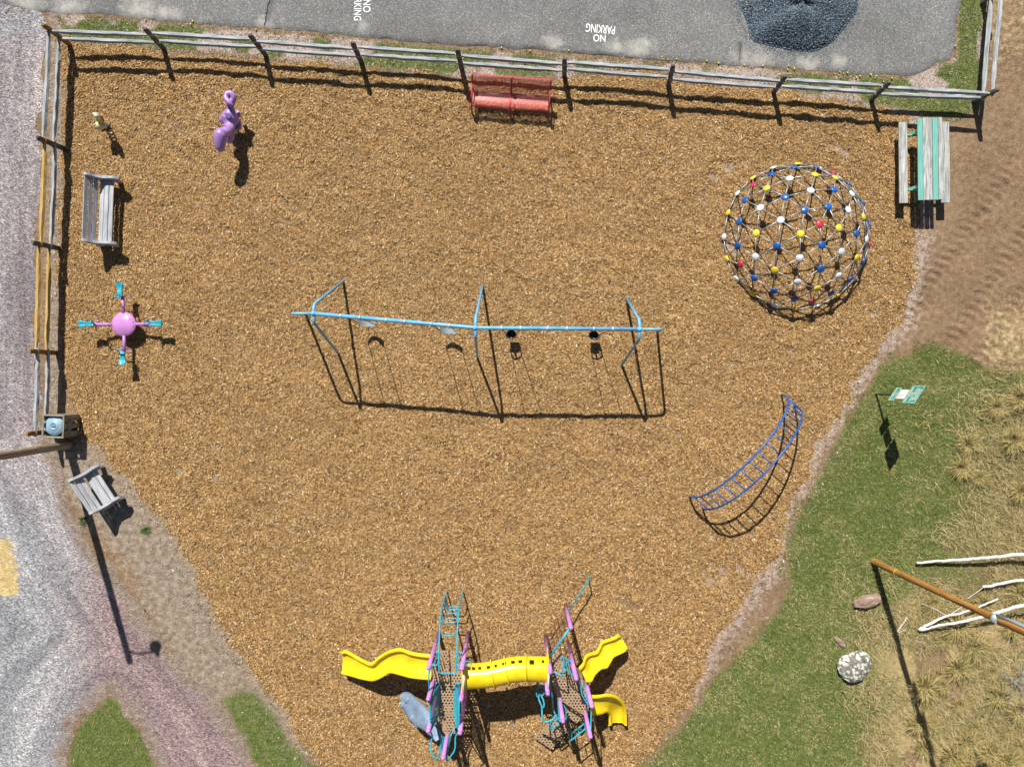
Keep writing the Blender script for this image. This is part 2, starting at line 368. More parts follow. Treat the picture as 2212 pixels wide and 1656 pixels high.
# asphalt
g, v = surf('asphalt')
n1 = g.noise(v, .45, 4, .6); n2 = g.noise(v, 55, 2, .8); n3 = g.noise(v, 5, 5, .7)
c = g.ramp(n1, [(.3, (.155, .155, .15)), (.5, (.20, .20, .195)), (.72, (.255, .25, .24))])
vg = nd(g.t, 'ShaderNodeSeparateColor'); g.t.links.new(g.voro(v, 45, 'Color'), vg.inputs[0])
c = g.mix(1, c, g.ramp(vg.outputs[0], [(0, .6), (.6, 1), (.9, 1.25), (1, 2.0)]), 'MULTIPLY'); c = g.mix(g.ramp(n2, [(.4, .25), (.6, 0)]), c, (.06, .06, .06))
du = g.ramp(g.math('ADD', g.attr('dust', 'Fac'), g.math('MULTIPLY', g.math('SUBTRACT', n3, .5), .9)), [(.25, 0), (.9, .85)])
c = g.mix(du, c, (.60, .57, .51)); c = g.mix(g.attr('dark', 'Fac'), c, (.07, .07, .07))
g.col(c); g.bump(n2, .4, .01); ASPH = g.m
# mulch bed
g, v = surf('mulch')
n1 = g.noise(v, .6, 3); n2 = g.noise(v, 9, 4, .7); vg = nd(g.t, 'ShaderNodeSeparateColor')
wv = g.mix(.12, v, g.noise(v, 11, 2, .5, 1), 'ADD'); g.t.links.new(g.voro(g.scale(wv, (1, 2.2, 1)), 19, 'Color'), vg.inputs[0])
c = g.ramp(vg.outputs[0], [(0, (.09, .042, .013)), (.3, (.25, .13, .042)), (.65, (.40, .23, .08)), (1, (.55, .36, .16))])
c = g.mix(g.ramp(n2, [(.34, .75), (.5, 0)]), c, (.075, .035, .012)); c = g.mix(g.ramp(n1, [(.4, 0), (.7, .35)]), c, (.36, .23, .10))
g.col(c); g.bump(g.math('ADD', n2, vg.outputs[1]), .9, .04); MUL = g.m
def vcol(name, rough=.8, spec=.25, trans=0):
    g = G(name, rough, 0, spec); g.col(g.attr('tint', 'Color'))
    if trans: g.b.inputs['Subsurface Weight'].default_value = 0
    return g.m
CHIPM = vcol('wood_chip', .75, .3); BLADE = vcol('grass_blade', .6, .3); STONEM = vcol('loose_stone', .85, .3)

# ------------------------------------------------------------------ the setting
def raw_mesh(name, V, F, mat, attrs={}, tint=None, smooth=False):
    me = bpy.data.meshes.new(name); nv = len(V); nf = len(F); k = F.shape[1]
    me.vertices.add(nv); me.vertices.foreach_set('co', np.ascontiguousarray(V, 'f').ravel())
    me.loops.add(nf * k); me.loops.foreach_set('vertex_index', np.ascontiguousarray(F, np.int32).ravel())
    me.polygons.add(nf); me.polygons.foreach_set('loop_start', np.arange(0, nf * k, k, dtype=np.int32))
    if smooth: me.polygons.foreach_set('use_smooth', np.ones(nf, bool))
    for a, d in attrs.items(): me.attributes.new(a, 'FLOAT', 'POINT').data.foreach_set('value', np.ascontiguousarray(d, 'f'))
    if tint is not None:
        t = np.ones((nv, 4), 'f'); t[:, :3] = tint; me.attributes.new('tint', 'FLOAT_COLOR', 'POINT').data.foreach_set('color', t.ravel())
    me.update(calc_edges=True); me.validate(); me.materials.append(mat)
    o = bpy.data.objects.new(name, me); col.objects.link(o); return o
STEP = .07
ax = np.arange(-16.2, 16.21, STEP); ay = np.arange(-12.4, 12.41, STEP)
out = np.array([18, 22, 30, 50, 100, 250.])
bx = np.concatenate([-out[::-1], ax, out]); by = np.concatenate([-out[::-1], ay, out])
def grid(xs, ys):
    X, Y = np.meshgrid(xs, ys); n, m = X.shape; i = np.arange(n * m).reshape(n, m)
    return X.ravel(), Y.ravel(), np.stack([i[:-1, :-1], i[:-1, 1:], i[1:, 1:], i[1:, :-1]], -1).reshape(-1, 4)
X, Y, F = grid(bx, by); dM, dG, dR = near(X, Y)
Zb = np.where((np.abs(X) > 17) | (np.abs(Y) > 13), 0, hgt(X, Y))
dl = sdp(LAWN, X, Y); ds = sdp(STRIP, X, Y); drv = sdp(RIGHTV, X, Y); dlow = sdp(LOWL, X, Y); disl = sdp(ISLE, X, Y)
pxx = X / S + 1106; pyy = 828 - Y / S
lawn = sst(.25, -.5, dl)
def dryness(px, py):
    d = sst(1960, 2170, px + 160 * (fbm(px / 130, py / 130, 61) - .5)) * sst(700, 1000, py) * .8
    d = np.maximum(d, sst(1800, 1990, px + .12 * (py - 1300) + 140 * (fbm(px / 90, py / 90, 63) - .5)) * sst(1130, 1330, py))
    return np.clip(d, 0, 1)
dry = dryness(pxx, pyy)
patch = fbm(X * .9, Y * .9, 71, 3)
greenm = np.maximum.reduce([lawn * (1 - dry * .7), sst(.3, -.5, dlow) * .9, sst(.25, -.3, disl), sst(.1, -.25, drv), sst(.2, -.2, ds) * sst(.38, .55, patch) * .8])
straw = np.maximum.reduce([lawn * dry * sst(.30, .55, fbm(X * .8, Y * .8, 77, 3)) * .85, sst(2105, 2130, pxx) * sst(330, 60, pyy) * .42, sst(2080, 2150, pxx) * sst(560, 700, pyy) * sst(900, 760, pyy) * .5])
litter = np.maximum.reduce([sst(1.0, .1, dM) * (1 - lawn * .6) * .55 * np.where(pxx > 1500, 1, .25), sst(.2, -.2, ds) * .75, sst(.2, -.2, ds) * sst(.62, .4, patch)])
old = np.maximum.reduce([sst(3.0, .6, dM) * sst(900, 1000, pyy) * sst(700, 640, pxx) * .9, sst(-14.0, -13.4, X) * sst(150, 120, pxx) * .9, sst(.2, -.3, ds) * .6])
def struct(o): o['kind'] = 'structure'; return o
struct(raw_mesh('ground', np.stack([X, Y, Zb], 1), F, EARTH, dict(green=greenm, straw=straw, litter=litter, old=old), smooth=True))
XG, YG, FG = grid(ax, ay); dMG, dGG, dRG = near(XG, YG)
def sheet(name, k, mat, zoff, hf, attrf, drop=.15):
    d = (dMG, dGG, dRG)[k]; keep = (d[FG] < 0).any(1); F = FG[keep]; used = np.unique(F); rm = np.full(len(XG), -1); rm[used] = np.arange(len(used)); F = rm[F]
    x = XG[used].copy(); y = YG[used].copy(); o = d[used] > 0
    for it in range(3):
        xo, yo = x[o], y[o]; e = .01; d0 = near(xo, yo)[k]; gx = (near(xo + e, yo)[k] - d0) / e; gy = (near(xo, yo + e)[k] - d0) / e
        m = np.maximum(gx * gx + gy * gy, .3); x[o] = xo - np.clip(d0 * gx / m, -STEP, STEP) ; y[o] = yo - np.clip(d0 * gy / m, -STEP, STEP)
    dd = near(x, y)[k]; t = sst(0, drop, -dd)
    z = (hgt(x, y) + .006) * (1 - t) + hf(x, y) * t + zoff * t
    return struct(raw_mesh(name, np.stack([x, y, z], 1), F, mat, attrf(x, y, dd), smooth=True))
def a_grav(x, y, dd):
    px = x / S + 1106; py = 828 - y / S
    s0 = sdp(GRAVEL, x, y) + .35 * (fbm(x * .5, y * .5, 81, 2) - .5); s0 = np.where(py < 950, x * 1.0, s0 * 1.0)
    mv = sst(1050, 1350, py) * sst(150, 330, px + .12 * (1656 - py)) * .85 + .25 * sst(0, 60, px) * sst(200, 700, py)
    bl = sst(900, 1200, py) * sst(240, 60, px) * .75 + sst(120, 30, py) * .6
    hay = 1.15 * np.maximum.reduce([spot(x, y, 0, 1235, 62, .8), .8 * spot(x, y, 25, 1265, 34), .7 * spot(x, y, 10, 1180, 36)])
    return dict(sd=s0, al=-y, mv=np.clip(mv, 0, 1), bl=np.clip(bl, 0, 1), hay=hay, ed=sst(.9, 0, -dd) * sst(850, 1000, py) * .9 + sst(.3, 0, -dd) * .45)
def a_road(x, y, dd):
    du = np.zeros_like(x)
    for px, py, r in ((1187,88,26),(1200,98,30),(1393,100,34),(1375,108,40),(785,57,20),(1597,122,30),(1605,132,26),(358,30,34),(380,36,30),(570,52,30),(1330,106,36),(1745,142,40),(1810,132,26),(1640,138,46),(150,22,60),(60,10,60),(300,24,60)):
        du = np.maximum(du, .62 * spot(x, y, px, py, r * 1.25, 1.2) ** .8)
    du = np.maximum(du, .35 * sst(.9, .05, -dd) * fbm(x * 1.3, y * 1.3, 91, 3)); px = x / S + 1106; py = 828 - y / S
    dk = .35 * sst(.35, 0, -dd) * fbm(x * 3, y * 3, 92, 2)
    dk = np.maximum(dk, .55 * sst(2, 10, 12 - np.abs(px - 1597.5)) * sst(85, 100, py) * sst(140, 125, py))
    dk = np.maximum(dk, .5 * sst(0, 8, 9 - np.abs(px - 588 + (py) * .18)) * sst(60, 40, py))
    return dict(dust=du, dark=np.clip(dk, 0, 1))
sheet('gravel_drive', 1, GRAV, .016, hgt, a_grav)
sheet('asphalt_road', 2, ASPH, .035, lambda x, y: .3 * hgt(x, y), a_road, .05)
sheet('mulch_bed', 0, MUL, 0, hmulch, lambda x, y, d: {}, .25)
def tri_verts(n): return np.arange(n * 3).reshape(-1, 3)
# wood chips lying loose over the mulch bed
def chips(n, name):
    x = rng.uniform(-13.9, 12.4, n); y = rng.uniform(-11.6, 10.3, n); d = near(x, y)[0]; pm = np.where(y < -1.5, .30, .12)
    dR_ = sdp(ROAD, x, y)
    k = (d < 0) | ((rng.random(n) < .5 * np.exp(-np.maximum(d, 0) / pm)) & (d < 1.2) & (dR_ > .15)); x, y, d = x[k], y[k], d[k]; n = len(x)
    L = rng.uniform(.012, .03, n) * rng.choice([1, 1, 1, 1.5], n); W = L * rng.uniform(.2, .42, n); a = rng.uniform(0, 2 * np.pi, n)
    ux = np.stack([np.cos(a), np.sin(a), rng.normal(0, .38, n)], 1); ux /= np.linalg.norm(ux, axis=1)[:, None]
    up = np.stack([rng.normal(0, .45, n), rng.normal(0, .45, n), np.ones(n)], 1); vx = np.cross(up, ux); vx /= np.linalg.norm(vx, axis=1)[:, None]
    t = sst(0, .25, -d); z = np.where(d < 0, hmulch(x, y) * t + (hgt(x, y) + .006) * (1 - t), hgt(x, y)) + rng.uniform(.006, .024, n)
    c = np.stack([x, y, z], 1); A = ux * L[:, None]; B = vx * W[:, None]
    V = np.stack([c - A - B * .7, c + A - B, c + A * .9 + B, c - A * 1.05 + B], 1).reshape(-1, 3)
    pal = np.array([(.50, .315, .135), (.42, .25, .095), (.31, .17, .06), (.57, .41, .22), (.46, .285, .115), (.12, .06, .025), (.66, .53, .34), (.36, .24, .15), (.22, .115, .045)])
    pi = rng.choice(len(pal), n, p=[.2, .18, .14, .12, .14, .08, .05, .04, .05]); cl = pal[pi] * rng.uniform(.8, 1.2, n)[:, None]
    ton = .85 + .3 * fbm(x * .8, y * .8, 55, 3); cl = cl * ton[:, None]
    ed = sst(.0, .5, d)[:, None]; cl = cl * (1 - ed) + ed * (cl.mean(1)[:, None] * np.array([1.15, .95, .8]))
    o = raw_mesh(name, V, np.arange(n * 4).reshape(-1, 4), CHIPM, tint=np.repeat(cl, 4, 0)); return tag(o, 'orange-brown wood chips strewn over the whole playground', 'wood chips', kind='stuff')
chips(620000, 'wood_chips')
def blades(name, x, y, h, wd, lean, cols, label, cat, zf=hgt):
    n = len(x); a = rng.uniform(0, 2 * np.pi, n); b = rng.uniform(0, 2 * np.pi, n); l = np.abs(rng.normal(lean, lean * .5, n))
    z = zf(x, y); base = np.stack([x, y, z - .004], 1); s = np.stack([np.cos(a), np.sin(a), np.zeros(n)], 1) * (wd * rng.uniform(.6, 1.3, n))[:, None]
    hh = h * rng.uniform(.5, 1.3, n); tip = base + np.stack([np.cos(b) * l * hh, np.sin(b) * l * hh, hh], 1)
    V = np.stack([base - s, base + s, tip], 1).reshape(-1, 3)
    o = raw_mesh(name, V, tri_verts(n), BLADE, tint=np.repeat(cols, 3, 0)); return tag(o, label, cat, kind='stuff')
def mixc(n, a, b): t = rng.random(n)[:, None]; return np.array(a) * (1 - t) + np.array(b) * t
# mown lawn
n = 330000; x = rng.uniform(3.0, 16, n); y = rng.uniform(-12.2, 1.3, n); d = sdp(LAWN, x, y) + .9 * (fbm(x * 2.5, y * 2.5, 62) - .5); q = dryness(x / S + 1106, 828 - y / S)
cl_ = fbm(x * 1.7, y * 1.7, 66, 3); k = (d < 0) & (rng.random(n) < (.25 + 1.2 * cl_) * (1 - .55 * q)); x, y, q, cl_ = x[k], y[k], q[k], cl_[k]; n = len(x)
isdry = rng.random(n) < (.2 + .5 * q + .45 * (cl_ < .44)); cc = np.where(isdry[:, None], mixc(n, (.40, .31, .12), (.58, .48, .25)), mixc(n, (.055, .105, .012), (.24, .29, .06)))
blades('lawn_grass', x, y, .055, .0075, 1.0, cc, 'patchy green lawn on the slope right of the playground', 'grass')
# rough straw-coloured grass on the slope
n = 150000; x = rng.uniform(9, 16, n); y = rng.uniform(-12.2, 1.4, n); px_, py_ = x / S + 1106, 828 - y / S; q = dryness(px_, py_); cl_ = fbm(x * 1.1, y * 1.1, 68, 3)
k = (sdp(LAWN, x, y) < -.1) & (rng.random(n) < q * sst(.34, .6, cl_)); x, y, cl_ = x[k], y[k], cl_[k]; n = len(x)
cc = np.where((rng.random(n) < .22)[:, None], mixc(n, (.09, .13, .02), (.2, .22, .05)), mixc(n, (.36, .26, .10), (.66, .54, .30)))
blades('dry_grass', x, y, .15, .008, 1.4, cc, 'long straw-coloured dry grass matted on the slope', 'dry grass')
# verge between asphalt and fence, right verge, lower-left grass and the grass island in the drive
n = 420000; x = rng.uniform(-13.5, 15.5, n); y = rng.uniform(-11.9, 11.8, n)
pt = fbm(x * .9, y * .9, 71, 3); p2 = fbm(x * 2.6, y * 2.6, 74, 2)
w_ = np.maximum.reduce([(sdp(STRIP, x, y) < .05) * (sst(.30, .46, pt) * sst(.25, .55, p2) * 1.0 + .2), (sdp(RIGHTV, x, y) + .4 * (p2 - .5) < 0) * .9, (sdp(LOWL, x, y) + 1.0 * (p2 - .5) < 0) * sst(.3, .55, p2) * .8, (sdp(ISLE, x, y) + .5 * (p2 - .5) < 0) * 1.0])
dm_, dg_, dr_ = near(x, y); k = (rng.random(n) < w_) & (dr_ > .02) & (dm_ > -.15); x, y, p2 = x[k], y[k], p2[k]; n = len(x)
cc = np.where((rng.random(n) < .2)[:, None], mixc(n, (.36, .28, .12), (.52, .42, .22)), mixc(n, (.07, .13, .012), (.27, .31, .05)))
blades('verge_grass', x, y, .06, .008, .9, cc, 'tufty green verge grass along the asphalt and by the gravel drive', 'grass')
# dry leaf litter on the verge
n = 90000; x = rng.uniform(-13.9, 15.5, n); y = rng.uniform(-3, 11.2, n); k = (sdp(STRIP, x, y) < .1) | ((x < -13.3) & (sdp(GRAVEL, x, y) > .05)); x, y = x[k], y[k]; n = len(x)
cc = mixc(n, (.30, .22, .17), (.62, .54, .48)) * rng.uniform(.5, 1.1, n)[:, None]
blades('leaf_litter', x, y, .03, .012, 2.2, cc, 'bleached dry leaf litter on the verge under the rail fence', 'leaf litter')
# loose stones on the drive and crumbs on the asphalt
def stones(name, x, y, z, r, cl, lab=None, cat=None):
    n = len(x); O = np.array([(1, 0, 0), (0, 1, 0), (-1, 0, 0), (0, -1, 0), (0, 0, .75), (0, 0, -.75)], float)
    V = O[None] * r[:, None, None] * rng.uniform(.6, 1.35, (n, 6, 1)); a = rng.uniform(0, 6.28, n); ca, sa = np.cos(a)[:, None], np.sin(a)[:, None]
    V = np.stack([V[..., 0] * ca - V[..., 1] * sa, V[..., 0] * sa + V[..., 1] * ca, V[..., 2]], -1) + rng.normal(0, .12, (n, 6, 3)) * r[:, None, None]
    V = V + np.stack([x, y, z], 1)[:, None]; f = np.array([(0, 1, 4), (1, 2, 4), (2, 3, 4), (3, 0, 4), (1, 0, 5), (2, 1, 5), (3, 2, 5), (0, 3, 5)])
    F = (np.arange(n) * 6)[:, None, None] + f[None]
    return V.reshape(-1, 3), F.reshape(-1, 3), np.repeat(cl, 6, 0)
n = 60000; x = rng.uniform(-15.8, -7, n); y = rng.uniform(-12, 11.2, n); k = sdp(GRAVEL, x, y) < -.05; x, y = x[k], y[k]; n = len(x)
cl = mixc(n, (.20, .18, .19), (.50, .46, .46)) * rng.uniform(.5, 1.3, n)[:, None] * np.array([1.0, .95, .96])
V_, F_, c_ = stones('s', x, y, hgt(x, y) + .017, rng.uniform(.006, .017, n), cl); tag(raw_mesh('loose_gravel', V_, F_, STONEM, tint=c_), 'loose grey and mauve gravel on the drive', 'gravel', kind='stuff')

# gravel heap on the asphalt
hc = P(1716, 26); n = 26000; a = rng.uniform(0, 6.283, n); rr = np.sqrt(rng.random(n)) * 1.03
ex = 1.62 + .14 * np.sin(a * 3 + 1) + .07 * np.sin(a * 5); ey = 1.18 + .06 * np.sin(a * 2 + 2) + .05 * np.sin(a * 4)
def heap_z(r, a): return .72 * np.clip(1 - r, 0, 1) ** .85 * (1 + .12 * np.sin(a * 3) * (1 - r)) * (1 - .25 * np.exp(-(r / .3) ** 2))
x = hc.x + ex * rr * np.cos(a); y = hc.y + ey * rr * np.sin(a); z = .04 + heap_z(rr, a) + rng.uniform(-.005, .02, n)
m = 1500; a2 = rng.uniform(0, 6.283, m); r2 = 1 + np.abs(rng.normal(0, .09, m)); x2 = hc.x + 1.6 * r2 * np.cos(a2); y2 = hc.y + 1.16 * r2 * np.sin(a2)
x = np.concatenate([x, x2]); y = np.concatenate([y, y2]); z = np.concatenate([z, np.full(m, .042)]); r = np.concatenate([rng.uniform(.013, .032, n), rng.uniform(.008, .02, m)])
cl = mixc(n + m, (.05, .08, .105), (.20, .26, .31)) * rng.uniform(.7, 1.3, n + m)[:, None]; lt = rng.random(n + m) < .03; cl[lt] = (.42, .38, .32)
V_, F_, c_ = stones('s', x, y, z, r, cl)
aa = np.linspace(0, 2 * np.pi, 49)[:-1]; rs = np.linspace(0, 1.02, 14); A_, R_ = np.meshgrid(aa, rs)
e1 = 1.62 + .14 * np.sin(A_ * 3 + 1) + .07 * np.sin(A_ * 5); e2 = 1.18 + .06 * np.sin(A_ * 2 + 2) + .05 * np.sin(A_ * 4)
mv = np.stack([hc.x + e1 * R_ * np.cos(A_), hc.y + e2 * R_ * np.sin(A_), .035 + heap_z(R_, A_)], -1).reshape(-1, 3)
i = np.arange(14 * 48).reshape(14, 48); j = np.roll(i, -1, 1); q1 = np.stack([i[:-1], i[1:], j[1:]], -1).reshape(-1, 3); q2 = np.stack([i[:-1], j[1:], j[:-1]], -1).reshape(-1, 3)
b = len(V_); V_ = np.concatenate([V_, mv]); F_ = np.concatenate([F_, q1 + b, q2 + b]); c_ = np.concatenate([c_, np.tile((.06, .075, .09), (len(mv), 1))])
hp = raw_mesh('gravel_heap', V_ - np.array(hc), F_, STONEM, tint=c_); hp.location = hc; tag(hp, 'dark blue-grey heap of crushed stone dumped on the asphalt', 'gravel heap')

# cracks and painted words on the asphalt
CRK = G('crack_filler', .9); CRK.col((.03, .03, .032)); CRK = CRK.m
def crack(pts, wd, name='asphalt_crack'):
    b = MB(); L = []; R = []
    for i, p in enumerate(catmull([P(x, y) for x, y in pts], 8)):
        e = wd * random.uniform(.35, 1); j = random.uniform(-.02, .02); zz = .045 + .3 * float(hgt(np.array([p.x]), np.array([p.y]))[0])
        L.append((p.x - e + j, p.y, zz)); R.append((p.x + e + j, p.y, zz))
    b.loft([[l, r] for l, r in zip(L, R)], smooth=False); struct(b.build(name, CRK))
crack([(585, -30), (583, 5), (580, 14), (577, 30), (575, 42), (572, 57)], .022); crack([(1597, 92), (1598, 110), (1596, 133)], .012)
PT = G('worn_white_line_paint', .7); PT.col(PT.mix(PT.ramp(PT.noise(PT.obj(), 30, 5, .75), [(.58, 0), (.68, 1)]), (.78, .78, .76), (.30, .30, .29))); PT = PT.m
def words(txt, px, py, wpx, hpx, rot, parent, z=.047, name='painted_word', mat=PT, bold=.012):
    cu = bpy.data.curves.new(name, 'FONT'); cu.body = txt; cu.align_x = 'CENTER'; cu.align_y = 'CENTER'; cu.offset = bold; cu.resolution_u = 3
    t = bpy.data.objects.new('t', cu); col.objects.link(t); dg_ = bpy.context.evaluated_depsgraph_get(); me = bpy.data.meshes.new_from_object(t.evaluated_get(dg_)); bpy.data.objects.remove(t)
    co_ = np.zeros(len(me.vertices) * 3); me.vertices.foreach_get('co', co_); co_ = co_.reshape(-1, 3)
    lo, hi = co_.min(0), co_.max(0); co_ = (co_ - (lo + hi) / 2) / np.maximum(hi - lo, 1e-6) * np.array([wpx * S, hpx * S, 0])
    return me, co_, rot
def road_words(lines, label):
    c0 = P(lines[0][1], lines[0][2]); c0.z = 0; th = thing('painted_lettering', c0, label, 'road marking')
    for txt, px, py, wpx, hpx, rot in lines:
        me, q, r = words(txt, px, py, wpx, hpx, rot, None); c, s = math.cos(r), math.sin(r); o = P(px, py)
        x = o.x + q[:, 0] * c - q[:, 1] * s; y = o.y + q[:, 0] * s + q[:, 1] * c; z = .3 * hgt(x, y) + .043
        me.vertices.foreach_set('co', np.stack([x - c0.x, y - c0.y, z], 1).ravel()); me.update(); me.materials.clear(); me.materials.append(PT); mesh_obj('word', me, None, th)
r1 = math.radians(-91); r2 = math.radians(176.5)
road_words([('NO', 793, 15, 27.5, 16.5, r1), ('PARKING', 773.5, 13.5, 66, 16.5, r1)], 'white NO PARKING lettering running sideways, cut by the photo top')
road_words([('NO', 1294.5, 84.3, 26.5, 16, r2), ('PARKING', 1296.5, 64.5, 63, 18.5, math.radians(174.5))], 'white NO PARKING lettering painted upside down nearer the gravel heap')

# ------------------------------------------------------------------ split rail fences
def rail_mb(p, q, side):
    b = MB(); d = (q - p).normalized(); nrm = Vector((-d.y, d.x, 0)) * side; L = (q - p).length; pts = []; rr = []
    for i in range(15):
        t = i / 14; pts.append(p.lerp(q, t) + nrm * .025 + Vector((random.uniform(-.006, .006), random.uniform(-.006, .006), random.uniform(-.008, .008) - .02 * math.sin(math.pi * t)))); e = min(t, 1 - t)
        rr.append(.034 + .034 * min(1, e / .16) + random.uniform(-.004, .004))
    pts[0] -= d * .1; pts[-1] += d * .1
    b.tube(pts, rr, 6, jit=.08); return b
def fence(posts, label, specs, first=0):
    c = P(*posts[0][1]); th = thing('split_rail_fence', c, label, 'fence'); B = [P(*p[1]) for p in posts]; Tt = [P(*p[0], 1.17) for p in posts]
    for i, (b_, t_) in enumerate(zip(B, Tt)):
        if i < first: continue
        d = (t_ - b_).normalized(); m = MB(); nx = (B[min(i + 1, len(B) - 1)] - B[max(i - 1, 0)]); nx.z = 0
        m.beam(b_ - d * .12, t_ - d * .06, .085, .13, up=nx); m.beam(t_ - d * .06, t_, .06, .10, up=nx)
        sp = specs.get(('post', i)); o = m.build('post', sp[0] if sp else W_post, th)
        if sp: o['label'] = sp[1]
    for i in range(len(B) - 1):
        for f, nm in ((.74, 't'), (.37, 'l')):
            sp = specs.get((nm, i)); o = rail_mb(B[i].lerp(Tt[i], f), B[i + 1].lerp(Tt[i + 1], f), 1 if i % 2 else -1).build('rail', sp[0] if sp else W_rail, th)
            if sp: o['label'] = sp[1]
corner = ((92, 53), (151, 97)); cornerR = ((2156.5, 193), (2102.6, 218))
fence([corner, ((312, 61.4), (354.6, 106.5)), ((539, 75), (574.3, 120)), ((761, 91.5), (781, 135.3)), ((987.8, 106.5), (997.9, 150.4)), ((1219.3, 126.6), (1219.3, 164)), ((1454.4, 140.4), (1443.6, 185.5)), ((1696.6, 164), (1670.3, 200.5)), ((1922, 176.7), (1882, 215.5)), cornerR],
      'long weathered split rail fence between the asphalt and the wood chips', {('post', 0): (W_newpost, 'honey-brown newer corner post')})
fence([corner, ((79, 297), (138, 321)), ((70, 523.6), (129, 537)), ((64, 758), (123, 762)), ((58, 937), (117, 931))], 'split rail fence with three yellow replacement rails beside the gravel drive',
      {('t', 1): (W_new, 'yellow new rail'), ('t', 2): (W_new, 'yellow new rail'), ('l', 2): (W_new, 'yellow new rail'), ('post', 3): (W_newpost, 'honey-brown newer post'), ('post', 4): (W_newpost, 'honey-brown newer post')}, 1)
fence([cornerR, ((2179, -40), (2119, 6)), ((2200, -270), (2140, -215))], 'short split rail fence running up from the far right corner along green grass', {}, 1)

# ------------------------------------------------------------------ benches
def red_bench():
    c = P(1103, 215); th = thing('mesh_bench', (c.x, 8.2, 0), 'red perforated metal bench with rolled back in front of the rail fence', 'bench')
    a = math.radians(-4.2); ux = Vector((math.cos(a), math.sin(a), 0)); uy = Vector((-math.sin(a), math.cos(a), 0)); o = Vector((c.x * .97, 8.24, 0))
    prof = catmull([(-.25, .30, 0), (-.285, .36, 0), (-.25, .425, 0), (-.12, .435, 0), (.08, .405, 0), (.20, .42, 0), (.26, .52, 0), (.31, .68, 0), (.36, .82, 0), (.41, .87, 0), (.46, .84, 0), (.465, .78, 0)], 4)
    W = 2.24; P3 = lambda s, q, dz=0: o + ux * s + uy * q[0] + Vector((0, 0, q[1] + dz))
    for nm, s0, s1 in (('mesh_panel', -W / 2 + .03, -.02), ('mesh_panel', .02, W / 2 - .03)):
        b = MB(); rings = []; L = 0; gs = []
        for i, q in enumerate(prof):
            if i: L += (q - prof[i - 1]).length
            rings.append([P3(s0, q), P3(s1, q)]); gs += [(s0, L, 0), (s1, L, 0)]
        b.loft(rings); b.g = gs; b.build(nm, REDB, th)
    for s in (-W / 2, 0, W / 2):
        b = MB(); b.tube([P3(s, q) for q in prof], .026, 8)
        b.build('side_frame', RED, th)
        for q0, q1 in (((-.24, .33), (-.36, -.05)), ((.22, .44), (.34, -.05))):
            MB().tube(fillet([P3(s, q0), P3(s, q1)]), .024, 8).build('leg', RED, th)
    MB().tube([P3(-W / 2, (-.25, .30)), P3(W / 2, (-.25, .30))], .016, 8).tube([P3(-W / 2, (.465, .78)), P3(W / 2, (.465, .78))], .014, 8).build('edge_rod', RED, th)
    for s in (-W / 2 + .0, W / 2 - .0):
        MB().tube(fillet([P3(s, (.30, .62)), P3(s, (.1, .66)), P3(s, (-.16, .64)), P3(s, (-.2, .42))], .08), .02, 8).build('armrest', RED, th)
red_bench()

def wood_bench(org, ang, length, label):
    """org: ground point under the middle of the back; the seat faces local +x"""
    th = thing('wooden_bench', org, label, 'bench', 'weathered wooden benches'); ux = Vector((math.cos(ang), math.sin(ang), 0)); uy = Vector((-math.sin(ang), math.cos(ang), 0))
    Q = lambda x, y, z: Vector(org) + ux * x + uy * y + Vector((0, 0, z))
    # scrolled side: profile in (x, z)
    top = [(p.x, p.y) for p in catmull([(-.06, .88, 0), (.0, .90, 0), (.07, .85, 0), (.17, .70, 0), (.32, .615, 0), (.48, .625, 0), (.60, .64, 0), (.68, .59, 0), (.74, .52, 0)], 4)]
    pr = top + [(.72, .44), (.60, .36), (.58, -.04), (.46, -.04), (.46, .26), (.20, .26), (.12, -.04), (-.02, -.04), (.04, .34), (-.04, .62)]
    for s in (-1, 1):
        y0 = s * (length / 2 + (.0 if s > 0 else .075)) - (0 if s > 0 else 0)
        MB().prism([Q(x, y0, z) for x, z in pr], uy * .075).build('side_panel', W_bench, th)
    for k, (x, z) in enumerate(((-.03, .80), (.03, .665), (.09, .53))):
        m = MB(); m.box(Q(x, 0, z), (length + .02, .03, .118), Matrix((uy, Vector((-ux * .42)).normalized() + Vector((0, 0, 0)), Vector((0, 0, 1)))).transposed() if False else Matrix((uy, (ux * .91 + Vector((0, 0, .41))), (-ux * .41 + Vector((0, 0, .91))))).transposed()); m.build('back_slat', W_bench, th)
    for x in (.21, .35, .49): MB().box(Q(x, 0, .415 - .02 * (x < .3)), (length + .02, .122, .035), Matrix((uy, ux, Vector((0, 0, -1)))).transposed()).build('seat_slat', W_bench, th)
wood_bench(P(225, 470) * .0 + Vector((-12.10, 5.00, 0)), math.radians(-2.2), 1.80, 'long grey wooden slatted bench beside the left rail fence')
wood_bench(Vector((-12.22, -3.20, 0)), math.radians(33), 1.02, 'short grey wooden bench set at an angle near the trash crate')

